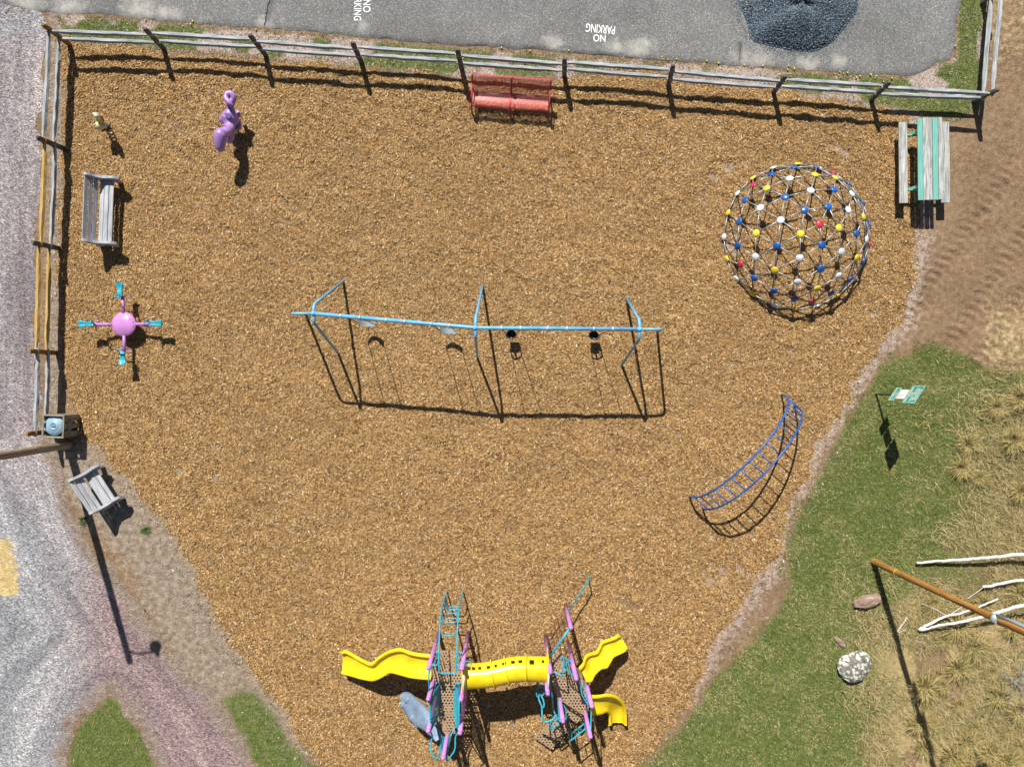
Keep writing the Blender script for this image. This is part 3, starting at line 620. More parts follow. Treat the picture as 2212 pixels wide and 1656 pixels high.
# ------------------------------------------------------------------ picnic table
def picnic():
    cx, y0, y1 = 11.90, 5.22, 7.56; th = thing('picnic_table', (cx, (y0 + y1) / 2, 0), 'weathered picnic table with two teal boards in its top', 'picnic table')
    a = math.radians(.6); R = Matrix.Rotation(a, 3, 'Z'); c0 = Vector((cx, (y0 + y1) / 2, 0)); L = y1 - y0
    Q = lambda x, y, z: c0 + R @ Vector((x, y, z)); B = Matrix((R @ Vector((0, 1, 0)), R @ Vector((-1, 0, 0)), Vector((0, 0, 1)))).transposed()
    for x, wd, m, lb in ((-.275, .145, W_teal, 'teal painted board'), (-.065, .265, W_table, None), (.155, .155, W_teal, 'teal painted board'), (.30, .115, W_table, None)):
        o = MB().box(Q(x, random.uniform(-.01, .01), .745), (L, wd - .006, .038), B).build('top_board', m, th)
        if lb: o['label'] = lb
    for x in (-.60, .615): MB().box(Q(x, -.01, .45), (L, .245, .04), B).build('seat_board', W_table, th)
    for y in (-L / 2 + .38, L / 2 - .38):
        MB().beam(Q(-.70, y, .405), Q(.70, y, .405), .04, .09).build('seat_beam', W_teal, th); MB().beam(Q(-.34, y, .70), Q(.34, y, .70), .04, .08).build('top_beam', W_teal, th)
        for s in (-1, 1): MB().beam(Q(s * .22, y + .045, .70), Q(s * .50, y + .045, -.03), .04, .09, up=(0, 1, 0)).build('leg', W_teal, th)
        MB().beam(Q(0, y, .41), Q(0, y * .25, .70), .04, .08).build('brace', W_teal, th)
picnic()

# ------------------------------------------------------------------ trash crate and bin
def crate():
    z = .78; x0, x1 = P(72 + 33 * 0 + 36 * 0 + 19.5, 0, z).x, P(138, 0, z).x; ya, yb = P(0, 895.5, z).y, P(0, 945, z).y
    x0 = P(91.5, 0, z).x; c = Vector(((x0 + x1) / 2, (ya + yb) / 2, 0)); a = math.radians(-2.5); R = Matrix.Rotation(a, 3, 'Z'); w_, d_ = x1 - x0, ya - yb
    th = thing('trash_crate', c, 'open-topped weathered slat crate around the grey trash can', 'trash enclosure'); Q = lambda x, y, zz: c + R @ Vector((x, y, zz))
    for sx_ in (-1, 1):
        for sy_ in (-1, 1): MB().box(Q(sx_ * (w_ / 2 - .05), sy_ * (d_ / 2 - .05), .36), (.05, .05, .78), R).build('corner_post', W_crate, th)
    ex_, ey_ = R @ Vector((1, 0, 0)), R @ Vector((0, 1, 0))
    for s in (-1, 1):
        MB().beam(Q(-w_ / 2 - .01, s * (d_ / 2 - .018), z), Q(w_ / 2 + .01, s * (d_ / 2 - .018), z), .05, .03).build('top_rail', W_crate, th)
        MB().beam(Q(s * (w_ / 2 - .018), -d_ / 2 + .03, z - .002), Q(s * (w_ / 2 - .018), d_ / 2 - .03, z - .002), .05, .03).build('top_rail', W_crate, th)
        for k in range(3):
            t = -.5 + (k + .5) / 3
            MB().box(Q(s * (w_ / 2 - .012), t * d_, .385), (.02, d_ * .2, .72), R).build('slat', W_crate, th)
            MB().box(Q(t * w_, s * (d_ / 2 - .012), .385), (w_ * .24, .02, .72), R).build('slat', W_crate, th)
    pb = MB().box(Q(w_ / 2 + .008, -.03, .53), (.012, .42, .13), R).build('plaque', paint('brown_plaque', (.13, .07, .07), .5, .1), th)
    fr = MB(); e = w_ / 2 + .016; fr.tube([Q(e, -.03 + s * .19, .53 + t * .05) for s, t in ((-1, -1), (1, -1), (1, 1), (-1, 1))], .005, 5, closed=True); fr.build('border', WHITE, pb)
    # trash can inside the crate
    cc = Q(-.015, .005, 0); can = thing('trash_can', cc, 'round grey plastic trash can with lid inside the slat crate', 'trash can'); b = MB(); n = 36
    ring = lambda r, zz: [cc + Vector((r * math.cos(2 * math.pi * k / n), r * math.sin(2 * math.pi * k / n), zz)) for k in range(n)]
    b.loft([ring(r, zz) for r, zz in ((0, .03), (.20, .03), (.215, .1), (.245, .66), (.25, .68))], True); b.build('body', BUCKETG, can)
    b = MB(); b.loft([ring(r, zz) for r, zz in ((.268, .655), (.272, .70), (.262, .712), (.228, .712), (.22, .728), (.212, .733), (.11, .742), (.10, .752), (.085, .752), (.08, .742), (.0, .744))], True); lid = b.build('lid', BUCKETG, can)
    MB().tube(fillet([cc + Vector((-.055, .0, .74)), cc + Vector((-.05, 0, .785)), cc + Vector((.05, .0, .785)), cc + Vector((.055, 0, .74))], .02), .011, 8).build('handle', paint('faded_red_handle', (.45, .14, .09), .5, .3), lid)
crate()

# ------------------------------------------------------------------ poles
def pole(base, top, r0, r1, label, mat, name='lamp_post'):
    th = thing(name, base, label, 'lamp post'); d = top - base; pts = [base - Vector((0, 0, .1))] + [base + d * (i / 24) for i in range(25)]
    rr = [r0 * 1.02] + [r0 + (r1 - r0) * i / 24 + random.uniform(-.002, .002) for i in range(25)]
    b = MB(); b.tube(pts, rr, 16); b.build('pole', mat, th); return th
lb = P(148, 960); lt_ = lb + Vector((.08, -.1, 7.05))
lamp = pole(lb, lt_, .125, .095, 'tall grey wooden lamp post leaning out over the gravel drive', W_pole)
ap = lb.lerp(lt_, .95); MB().tube(fillet([ap, ap + Vector((.3, -.04, .06)), ap + Vector((.78, -.02, .0))], .1), .028, 8).build('lamp_arm', STEEL, lamp)
lh = ap + Vector((.88, 0, -.02)); b = MB(); n = 16
b.loft([[lh + Vector((r * math.cos(2 * math.pi * k / n), r * math.sin(2 * math.pi * k / n), zz)) for k in range(n)] for r, zz in ((0, .16), (.07, .15), (.09, .02), (.17, -.10), (.18, -.14), (0, -.13))], True); b.build('lamp_head', STEEL, lamp)
yb_ = lb.lerp(lt_, .22); MB().box(yb_ + Vector((.03, .09, .0)), (.10, .03, .06)).build('tag_plate', DYEL, lamp)
rb = P(1886, 1212); rt = rb + Vector((.1, .05, 7.4))
lamp2 = pole(rb, rt, .09, .075, 'tall honey-coloured wooden pole rising from the lawn at the right', W_pole2)
k5 = rb.lerp(rt, 5.25 / 7.4)
b = MB(); b.tube([k5 - Vector((0, 0, .10)), k5 + Vector((0, 0, .10))], .105, 16); b.ball(k5 + Vector((-.03, .02, .02)), (.12, .12, .08), 8); b.build('metal_collar', paint('zinc_collar', (.55, .62, .70), .35, .3, .5), lamp2)
MB().tube([k5 + Vector((-.04, .09, .05)), k5 + Vector((.02, .11, .5)), k5 + Vector((.06, .12, 1.9))], .04, 10).build('conduit', paint('pale_blue_conduit', (.38, .50, .62), .35, .3, .3), lamp2)
b = MB(); b.tube(fillet([k5 + Vector((.06, .1, 1.85)), k5 + Vector((.5, .12, 2.0)), k5 + Vector((1.2, .12, 2.0))], .15), .03, 8); b.build('lamp_arm', STEEL, lamp2)
lh = k5 + Vector((1.3, .12, 1.98)); b = MB(); b.loft([[lh + Vector((r * math.cos(2 * math.pi * k / n), r * math.sin(2 * math.pi * k / n), zz)) for k in range(n)] for r, zz in ((0, .16), (.07, .15), (.09, .02), (.17, -.10), (.18, -.14), (0, -.13))], True); b.build('lamp_head', STEEL, lamp2)
MB().tube([rb.lerp(rt, .17) - Vector((0, 0, .02)), rb.lerp(rt, .17) + Vector((0, 0, .02))], .094, 14).build('tag_band', DYEL, lamp2)

# ------------------------------------------------------------------ sign post
def signs():
    b0 = P(1892, 851); th = thing('sign_post', b0, 'green post carrying two green signs and a white one on the lawn', 'sign'); u = Vector((-.56, -.83, 0)).normalized(); zz = Vector((0, 0, 1)); nn = u.cross(zz).normalized()
    PG = paint('dark_green_post', (.02, .07, .05), .5, .2); SG = paint('green_sign_face', (.005, .36, .26), .4, .05); WS = paint('white_sign_face', (.82, .80, .80), .4, .05)
    MB().beam(b0 - zz * .1, b0 + zz * 2.3, .055, .04, up=u).build('post', PG, th)
    def panel(za, zb, wd, mat, lines, border, label):
        c = b0 + zz * (za + zb) / 2 + nn * .035; o = MB().box(c, (wd, zb - za, .006), Matrix((u, zz, nn)).transposed(), .002).build('sign_panel', mat, th); o['label'] = label
        if border:
            f = MB(); hx, hz = wd / 2 - .018, (zb - za) / 2 - .018
            for p_, q_ in (((-hx, -hz), (hx, -hz)), ((hx, -hz), (hx, hz)), ((hx, hz), (-hx, hz)), ((-hx, hz), (-hx, -hz))): f.beam(c + u * p_[0] + zz * p_[1] + nn * .006, c + u * q_[0] + zz * q_[1] + nn * .006, .014, .003, up=nn)
            f.build('border', WS, o)
        for txt, fy, w_, h_, m in lines:
            me, q, _ = words(txt, 0, 0, w_ / S, h_ / S, 0, None, bold=.03); org = wloc(o) + Vector((0, 0, 0)); ctr = c + zz * fy + nn * .0055
            pts = [ctr + u * a[0] + zz * a[1] - org for a in q]; me.vertices.foreach_set('co', np.array(pts, 'f').ravel()); me.update(); me.materials.clear(); me.materials.append(m); mesh_obj('lettering', me, None, o)
    panel(.96, 1.25, .44, SG, [('NO', .06, .11, .07, WS), ('DOGS/PETS', -.05, .36, .075, WS)], True, 'lower green sign reading NO DOGS/PETS')
    panel(1.28, 1.69, .30, WS, [], False, 'plain white sign with faint red marks')
    RM = paint('faded_red_mark', (.6, .25, .22), .5, .3); wp = [o for o in bpy.data.objects if o.get('label') == 'plain white sign with faint red marks'][0]
    for a_, z_ in ((.02, 1.55), (.05, 1.47), (.06, 1.38), (-.03, 1.60)): MB().box(b0 + u * a_ + zz * z_ + nn * .0405, (.05, .022, .003), Matrix((u, zz, nn)).transposed(), .001).build('red_mark', RM, wp)
    panel(1.73, 2.33, .56, SG, [('BADGES', .20, .34, .075, WS), ('MUST BE', .10, .38, .075, WS), ('WORN FOR', 0.0, .44, .075, WS), ('ALL', -.10, .16, .075, WS), ('AMENITIES', -.20, .46, .075, WS)], True, 'upper large green sign reading BADGES MUST BE WORN FOR ALL AMENITIES')
signs()

# ------------------------------------------------------------------ swing set
def swings():
    zb = 2.70; th = thing('swing_set', P(1032, 724, 0), 'sky-blue steel swing frame with a bent top beam in mid playground', 'swing set')
    A = [P(677, 677, zb), P(1027, 708, zb), P(1382, 711, zb)]
    MB().tube([A[0], A[1], A[2]], .05, 12).build('top_beam', SKYB, th)
    feet = [[(743, 605), (732, 765)], [(1043, 614), (1031, 773)], [(1353, 643), (1342, 791)]]
    for a, fs in zip(A, feet):
        MB().ball(a, .075, 8).build('joint', SKYB, th)
        for k, f in enumerate(fs):
            s = 1 if k == 0 else -1; ft = P(*f); ft.z = -.05
            MB().tube(fillet([a, a + Vector((.0, s * .24, -.05)), ft], .14, 5), .038, 10).build('leg', SKYB, th)
    for a, f, s in ((A[0], (660, 676), -1), (A[2], (1420, 715), 1)):
        ft = P(*f); ft.z = -.05; MB().tube(fillet([a, a + Vector((s * .58, 0, -.04)), ft], .18, 6), .038, 10).build('leg', SKYB, th)
    for seg, xs in ((0, (736, 777.3, 834.8, 875, 931.6, 971.7)), (1, (1084, 1124.8, 1183, 1225, 1282.7, 1324))):
        for x in xs:
            t = (x - (677, 1027)[seg]) / (350, 355)[seg]; p = A[seg].lerp(A[seg + 1], t); d = (A[seg + 1] - A[seg]).normalized()
            m = MB(); m.tube([p - d * .03, p + d * .03], .062, 12); m.tube([p - Vector((0, 0, .05)), p - Vector((0, 0, .12))], .014, 6); m.build('hanger', CLAMP, th)
    def swing(seg, xa, xb, kind, label):
        tt = [(x - (677, 1027)[seg]) / (350, 355)[seg] for x in (xa, xb)]; pa, pb = [A[seg].lerp(A[seg + 1], t) - Vector((0, 0, .12)) for t in tt]; mid = (pa + pb) / 2; d = (pb - pa).normalized(); nn = Vector((-d.y, d.x, 0))
        sw = thing('swing', Vector((mid.x, mid.y, .0)), label, 'swing', 'swings hanging from the blue frame'); zs = .62 if kind == 'belt' else .72
        ea, eb = mid - d * (.23 if kind == 'belt' else .15), mid + d * (.23 if kind == 'belt' else .15); ea.z = eb.z = zs
        for p_, e_ in ((pa, ea), (pb, eb)):
            m = MB(); L = (p_ - e_).length; k = int(L / .05)
            for i in range(k):
                c = p_.lerp(e_, (i + .5) / k); ax_ = d if i % 2 else nn; q = [c + ax_ * .009 * math.cos(t) + Vector((0, 0, .031 * math.sin(t))) for t in np.linspace(0, 2 * math.pi, 9)[:-1]]; m.tube(q, .0062, 4, closed=True)
            m.build('chain', CHAINM, sw)
        if kind == 'belt':
            m = MB(); prof = [(s, zs - .15 * math.cos(s / .24 * math.pi / 2)) for s in np.linspace(-.24, .24, 13)]
            rings = [[mid * 1 + d * s + nn * w2 + Vector((0, 0, z_ - mid.z)) for w2, z_ in ((-.075, z), (.075, z), (.075, z - .012), (-.075, z - .012))] for s, z in prof]
            m.loft(rings, True, False); m.build('seat', BELT, sw)
        else:
            m = MB(); q = lambda s, n_, z: mid + d * s + nn * n_ + Vector((0, 0, z - mid.z))
            rg = lambda z, rx, ry: [q(rx * math.cos(t), ry * math.sin(t), z) for t in np.linspace(0, 2 * math.pi, 25)[:-1]]
            m.loft([rg(.36, .001, .001), rg(.36, .09, .08), rg(.42, .125, .11), rg(.53, .14, .12)], True); m.loft([rg(.53, .125, .105), rg(.43, .11, .095), rg(.375, .08, .07), rg(.375, .001, .001)], True); m.build('seat', RUBBER, sw)
            b2 = [q(.15 * math.cos(t), .13 * math.sin(t) - .01, .70 + .02 * math.sin(t)) for t in np.linspace(math.pi, 2 * math.pi, 13)]
            m = MB(); m.tube(b2, .02, 8); m.build('front_bar', RUBBER, sw)
            m = MB(); m.loft([[q(s, .115 + .02 * (1 - (s / .15) ** 2), z) for s in np.linspace(-.14, .14, 9)] for z in (.44, .6, .74)]); m.loft([[q(s, .13 + .02 * (1 - (s / .15) ** 2), z) for s in np.linspace(.14, -.14, 9)] for z in (.44, .6, .74)]); m.build('backrest', RUBBER, sw)
            m = MB(); m.beam(q(0, -.13, .70), q(0, -.09, .42), .05, .012, up=nn); m.beam(q(-.15, 0, .72), q(-.15, 0, .50), .03, .02); m.beam(q(.15, 0, .72), q(.15, 0, .50), .03, .02); m.build('strap', CLAMP, sw)
    swing(0, 736, 777.3, 'belt', 'belt swing nearest the outer left legs of the blue frame')
    swing(0, 931.6, 971.7, 'belt', 'belt swing just left of the middle legs of the blue frame')
    swing(1, 1084, 1124.8, 'bucket', 'black toddler bucket swing just right of the middle legs')
    swing(1, 1282.7, 1324, 'bucket', 'black toddler bucket swing nearest the right end legs')
swings()

# ------------------------------------------------------------------ geodesic climbing dome
def dome():
    lam = (H + .5) / 7.357; c0 = Vector((2.857465 * lam, 1.476836 * lam, -.5)); R = .75835 * lam; rot = 1.0939
    phi = math.atan(.5); V = [Vector((0, 0, 1))] + [Vector((math.cos(phi) * math.cos(k * 2 * math.pi / 5), math.cos(phi) * math.sin(k * 2 * math.pi / 5), math.sin(phi))) for k in range(5)] + [Vector((math.cos(phi) * math.cos((k + .5) * 2 * math.pi / 5), math.cos(phi) * math.sin((k + .5) * 2 * math.pi / 5), -math.sin(phi))) for k in range(5)] + [Vector((0, 0, -1))]
    E = min((V[0] - V[k]).length for k in range(1, 12)); Fs = [t for t in itertools.combinations(range(12), 3) if all((V[a] - V[b]).length < E * 1.01 for a, b in itertools.combinations(t, 2))]
    pts = []; edges = set(); f = 4
    def idx(p):
        p = p.normalized()
        for i, q in enumerate(pts):
            if (q - p).length < 1e-3: return i
        pts.append(p); return len(pts) - 1
    for a, b, c in Fs:
        g_ = {(i, j): idx(V[a] * i + V[b] * j + V[c] * (f - i - j)) for i in range(f + 1) for j in range(f + 1 - i)}
        for (i, j), k in g_.items():
            for di, dj in ((1, 0), (0, 1), (1, -1)):
                if (i + di, j + dj) in g_: edges.add(tuple(sorted((k, g_[(i + di, j + dj)]))))
    keep = [i for i, p in enumerate(pts) if p.z > .2]; RZ = Matrix.Rotation(rot, 3, 'Z'); Wp = {i: c0 + R * (RZ @ pts[i]) for i in keep}
    th = thing('climbing_dome', (c0.x, c0.y, 0), 'geodesic climbing dome of grey bars with coloured hub discs', 'climbing dome')
    tab = {(.968, 72): 'b', (.968, 0): 'b', (.968, -72): 'y', (.968, 144): 'y', (.968, -144): 'b', (.724, 122): 'y', (.724, 166): 'y', (.724, -94): 'y', (.724, 22): 'y', (.724, -50): 'y', (.658, 72): 'y', (.658, -144): 'y', (.658, 0): 'y', (.276, -118): 'y', (.276, 170): 'y', (.276, 98): 'y', (.276, 26): 'y', (.251, 135): 'y', (.251, -152): 'y', (.251, 63): 'y'}
    mats = {'r': paint('red_disc', (.62, .02, .06), .3, .05), 'y': paint('yellow_disc', (.80, .60, .03), .3, .05), 'b': paint('blue_disc', (.01, .10, .40), .28, .05), 'w': paint('white_disc', (.78, .80, .82), .3, .08)}; HB = paint('dark_bolt', (.03, .03, .04), .4, .1)
    names = {'r': 'red hub disc', 'y': 'yellow hub disc', 'b': 'blue hub disc', 'w': 'white hub disc'}
    for i in keep:
        p = pts[i]; a = round(math.degrees(math.atan2(p.y, p.x))); z = round(p.z, 3); k = 'w'
        if p.z > .999 or abs(z - .447) < .01: k = 'r'
        elif abs(z - .851) < .01 or abs(z - .526) < .01 or abs(z - .502) < .01: k = 'b'
        else:
            for (zz, aa), v in tab.items():
                if abs(z - zz) < .01 and abs(a - aa) <= 2: k = v
        u = (RZ @ p).normalized(); x = u.orthogonal().normalized(); y = u.cross(x); c = Wp[i]; m = MB(); n = 18
        ring = lambda r, h: [c + u * h + (x * math.cos(2 * math.pi * t / n) + y * math.sin(2 * math.pi * t / n)) * r for t in range(n)]
        m.loft([ring(.001, -.022), ring(.098, -.022), ring(.104, -.01), ring(.104, .008), ring(.092, .022), ring(.06, .034), ring(.001, .038)], True); o = m.build('hub', mats[k], th); o['label'] = names[k]
        m = MB()
        for t in range(6): m.ball(c + u * .027 + (x * math.cos(t * math.pi / 3) + y * math.sin(t * math.pi / 3)) * .073, .0095, 4)
        m.build('bolts', HB, o)
    es = sorted([e for e in edges if e[0] in Wp and e[1] in Wp], key=lambda e: -(Wp[e[0]].z + Wp[e[1]].z)); rest = MB()
    for n_, (a, b) in enumerate(es):
        m = MB() if n_ < 100 else rest; m.tube([Wp[a], Wp[b]], .0165, 8)
        if n_ < 100: m.build('bar', STEEL, th)
    for i in keep:
        if pts[i].z < .3: rest.tube([Wp[i], Vector((Wp[i].x, Wp[i].y, -.05))], .0165, 8)
    tag(rest.build('bars', STEEL, th), kind='stuff')
dome()

# ------------------------------------------------------------------ blue arch ladder
def arch():
    f1a, f1b, f2a, f2b = ZL(55, 675), ZL(627, 43), ZL(137, 748), ZL(709, 116); th = thing('arch_ladder', (f1a + f2b) / 2, 'dark blue arched ladder climber curving over the chips near the lawn', 'climbing ladder')
    mid = (f1a + f1b) / 2; hh = 2.0
    def rail(a, b, n=40): return [a.lerp(b, (1 - math.cos(t)) / 2) + Vector((0, 0, hh * math.sin(t) ** .9 - (.05 if t in (0,) else 0))) for t in np.linspace(0.0, math.pi - 1e-6, n)]
    R1, R2 = rail(f1a, f1b), rail(f2a, f2b)
    for r in (R1, R2): MB().tube(r, .028, 10).build('side_rail', BLUE, th)
    for k in range(17):
        t = math.pi * (.075 + .85 * k / 16); q = lambda a, b: a.lerp(b, (1 - math.cos(t)) / 2) + Vector((0, 0, hh * math.sin(t) ** .9)); MB().tube([q(f1a, f1b), q(f2a, f2b)], .017, 8).build('rung', BLUE, th)
arch()

# ------------------------------------------------------------------ four-seat spinner
def spinner():
    c = Vector((-11.23, 1.71, 0)); th = thing('teeter_spinner', c, 'four-seat spinner with pink domed centre and turquoise saddle seats', 'playground spinner'); n = 40
    ring = lambda r, z: [c + Vector((r * math.cos(2 * math.pi * k / n), r * math.sin(2 * math.pi * k / n), z)) for k in range(n)]
    m = MB(); m.loft([ring(r, z) for r, z in ((.30, .40), (.352, .41), (.356, .43), (.345, .445), (.28, .49), (.18, .525), (.08, .542), (.001, .546))], True); m.loft([ring(.345, .42), ring(.25, .44), ring(.001, .45)], True); dm = m.build('dome', PINK, th)
    for s in (-1, 1):
        for y in (-.06, .06): MB().ball(c + Vector((s * .29, y, .485)), .013, 5).build('bolt', STEEL, dm)
    MB().tube([c - Vector((0, 0, .05)), c + Vector((0, 0, .45))], .12, 16).build('pedestal', LILAC, th)
    for k in range(4):
        a = k * math.pi / 2 + math.radians(.5); u = Vector((math.cos(a), math.sin(a), 0)); v = Vector((-u.y, u.x, 0)); q = lambda r, s, z: c + u * r + v * s + Vector((0, 0, z))
        tilt = (.0, .05, .04, -.03)[k]
        MB().tube([q(.25, 0, .42), q(.80, 0, .44 + tilt)], .045, 12).build('arm', LILAC, th)
        m = MB(); secs = []
        for r, wd, z, hh in ((.78, .01, .53, .01), (.79, .085, .56, .05), (.84, .085, .585, .07), (.92, .062, .57, .08), (1.0, .072, .555, .08), (1.08, .10, .57, .08), (1.15, .112, .60, .06), (1.17, .09, .60, .04), (1.175, .01, .60, .01)):
            secs.append([q(r, wd * math.cos(t), z + tilt * 1.3 + (hh * math.sin(t) if math.sin(t) < 0 else .028 * math.sin(t)) - .022 * (abs(math.cos(t)) < .5)) for t in np.linspace(0, 2 * math.pi, 17)[:-1]])
        m.loft(secs, True); m.build('seat', TURQ, th)
        m = MB(); m.tube(fillet([q(.80, -.08, .57 + tilt), q(.745, -.085, .74 + tilt), q(.745, .085, .74 + tilt), q(.80, .08, .57 + tilt)], .05), .016, 8); m.build('handle', TURQ, th)
        m = MB(); m.tube(fillet([q(.775, -.02, .45 + tilt), q(.76, -.16, .42 + tilt), q(.80, -.20, .42 + tilt), q(.80, .20, .42 + tilt), q(.76, .16, .42 + tilt), q(.775, .02, .45 + tilt)], .03), .009, 6); m.build('foot_peg', PINK, th)
spinner()

# ------------------------------------------------------------------ blended solids (union of balls and tubes, voxel-remeshed into one skin)
def blend(mb, name, mat, parent, vox=.018, sm=6):
    o0 = wloc(parent); me = mb.mesh('tmp', o0); t = bpy.data.objects.new('tmp', me); col.objects.link(t)
    r = t.modifiers.new('r', 'REMESH'); r.mode = 'VOXEL'; r.voxel_size = vox; s = t.modifiers.new('s', 'SMOOTH'); s.iterations = sm; s.factor = .5
    dg_ = bpy.context.evaluated_depsgraph_get(); m2 = bpy.data.meshes.new_from_object(t.evaluated_get(dg_)); bpy.data.objects.remove(t); bpy.data.meshes.remove(me)
    m2.name = name; m2.materials.clear(); m2.polygons.foreach_set('use_smooth', [True] * len(m2.polygons)); return mesh_obj(name, m2, mat, parent)
def coil(b, base, z0, z1, r, wr, turns):
    pts = [base + Vector((r * math.cos(t * 2 * math.pi), r * math.sin(t * 2 * math.pi), z0 + (z1 - z0) * t / turns)) for t in np.linspace(0, turns, int(turns * 14))]; b.tube(pts, wr, 7)
ZP = zmap(442.8, 183.6, .1588)
def purple_rider():
    base = ZP(400, 560); base.z = 0; th = thing('animal_spring_rider', base, 'purple animal-shaped spring rider with a curled tail and long drooping snout', 'spring rider')
    m = MB()
    body = catmull([ZP(352, 335, .66), ZP(345, 385, .64), ZP(335, 440, .60), ZP(338, 500, .58), ZP(340, 560, .60), ZP(330, 610, .68)], 4); rs = np.interp(np.linspace(0, 1, len(body)), [0, .2, .42, .62, .8, 1], [.115, .18, .225, .185, .155, .14]); m.tube(body, list(rs), 18)
    m.ball(ZP(275, 460, .56), (.15, .17, .15), 10); m.ball(ZP(395, 470, .52), (.15, .18, .15), 10)
    neck = [ZP(330, 600, .68), ZP(300, 630, .84), ZP(255, 655, .97)]; m.tube(neck, [.14, .15, .15], 14)
    head = catmull([ZP(245, 620, .98), ZP(215, 680, 1.0), ZP(205, 760, .96), ZP(205, 830, .90), ZP(210, 865, .84)], 4); m.tube(head, list(np.interp(np.linspace(0, 1, len(head)), [0, .25, .6, .85, 1], [.14, .19, .155, .14, .09])), 16); m.ball(head[-1], .105, 8)
    m.ball(ZP(165, 690, .98), (.075, .09, .08), 8); m.ball(ZP(262, 700, .98), (.07, .08, .08), 8)
    m.tube(catmull([ZP(340, 600, .6), ZP(345, 680, .50), ZP(335, 740, .42)], 3), .125, 12); m.ball(ZP(335, 745, .40), .11, 8)
    tail = catmull([ZP(352, 345, .68), ZP(345, 280, .74), ZP(375, 225, .84), ZP(388, 170, .90), ZP(365, 125, .93), ZP(318, 115, .94), ZP(288, 148, .95), ZP(292, 195, .97), ZP(335, 245, .97), ZP(385, 290, .92)], 6)
    m.tube(tail, list(np.interp(np.linspace(0, 1, len(tail)), [0, .12, .3, .6, .9, 1], [.12, .10, .082, .085, .075, .03])), 12)
    blend(m, 'body', PURPLE, th)
    m = MB(); m.loft([[ZP(x, y, z) for x, y in ((262, 388), (310, 388), (360, 405))] for z in (.835,)] + [[ZP(x, y, .845) for x, y in ((285, 430), (310, 440), (355, 455))]]); 
    m = MB(); q = [(266, 390), (305, 389), (358, 408), (352, 450), (325, 458), (290, 440)]; m.prism([ZP(x, y, .80) for x, y in q], (0, 0, .028)); m.build('seat_recess_shade', paint('recess_shade_purple', (.06, .03, .22), .4, .1), th)  # dark purple plate paints the shaded hollow of the seat recess
    for q in ([(430, 355), (470, 360), (495, 395), (490, 440), (455, 450), (440, 420)], [(420, 545), (460, 490), (500, 500), (506, 590), (440, 632), (412, 620)]):
        m = MB(); m.prism([ZP(x, y, .34) for x, y in q], (0, 0, .10)); blend(m, 'foot_rest', PURPLE, th, .016, 4)
    MB().tube(catmull([ZP(225, 590, .90), ZP(235, 553, .93), ZP(270, 545, .95), ZP(300, 570, .93), ZP(318, 615, .88)], 4), .017, 8).build('handle', PURPLE, th)
    m = MB(); coil(m, base, .02, .42, .10, .016, 5); m.build('spring', RUBBER, th); MB().tube([base, base + Vector((0, 0, .03))], .16, 14).build('base_plate', STEEL, th)
purple_rider()
ZD = zmap(189, 232.2, .1249)
def duck_rider():
    base = ZD(355, 350); base.z = 0; th = thing('bird_spring_rider', base, 'small cream and yellow spring rider standing near the top left fence', 'spring rider')
    m = MB(); m.ball(ZD(205, 318, .60), (.115, .13, .14), 12); m.ball(ZD(262, 300, .55), (.10, .11, .10), 10); m.tube([ZD(235, 300, .55), ZD(225, 245, .62)], .10, 12); blend(m, 'body', CREAM, th, .014)
    m = MB(); m.tube(catmull([ZD(225, 250, .62), ZD(208, 215, .72), ZD(180, 180, .84)], 4), [.10] * 4 + [.085] * 4 + [.07], 12); blend(m, 'seat', DYEL, th, .014)
    m = MB(); m.tube([ZD(190, 185, .82), ZD(158, 140, .95), ZD(130, 110, .99)], [.07, .075, .06], 12); m.ball(ZD(115, 110, .98), (.07, .035, .045), 8); blend(m, 'head', CREAM, th, .014)
    MB().ball(ZD(148, 150, 1.0), (.06, .04, .035), 8).build('eye_patch', DBLUE, th)
    m = MB(); m.tube(catmull([ZD(200, 145, .86), ZD(235, 165, .80), ZD(258, 205, .72), ZD(270, 235, .66)], 4), .038, 8); m.build('crest', ORNG, th)
    m = MB(); m.prism([ZD(x, y, .42) for x, y in ((250, 398), (285, 370), (312, 395), (268, 428))], (0, 0, .05)); m.build('foot_plate', DRED, th)
    for q in ((ZD(160, 280, .72), ZD(85, 308, .74)), (ZD(270, 270, .60), ZD(312, 320, .66))): MB().tube(q, .018, 8).build('handle', CREAM, th)
    m = MB(); top = ZD(300, 330, .45); m2 = base; pts = [base.lerp(Vector((top.x, top.y, .45)), t / 5) + Vector((.085 * math.cos(t * 2 * math.pi), .085 * math.sin(t * 2 * math.pi), 0)) for t in np.linspace(.2, 5, 64)]; m.tube(pts, .016, 7); m.build('spring', RUBBER, th)
    m = MB(); m.tube([base + Vector((-.09, .05, .03)), base + Vector((.09, .10, .03))], .012, 6); m.tube([base + Vector((-.07, -.08, .03)), base + Vector((.10, -.03, .03))], .012, 6); m.build('base_clamp', WHITE, th)
duck_rider()

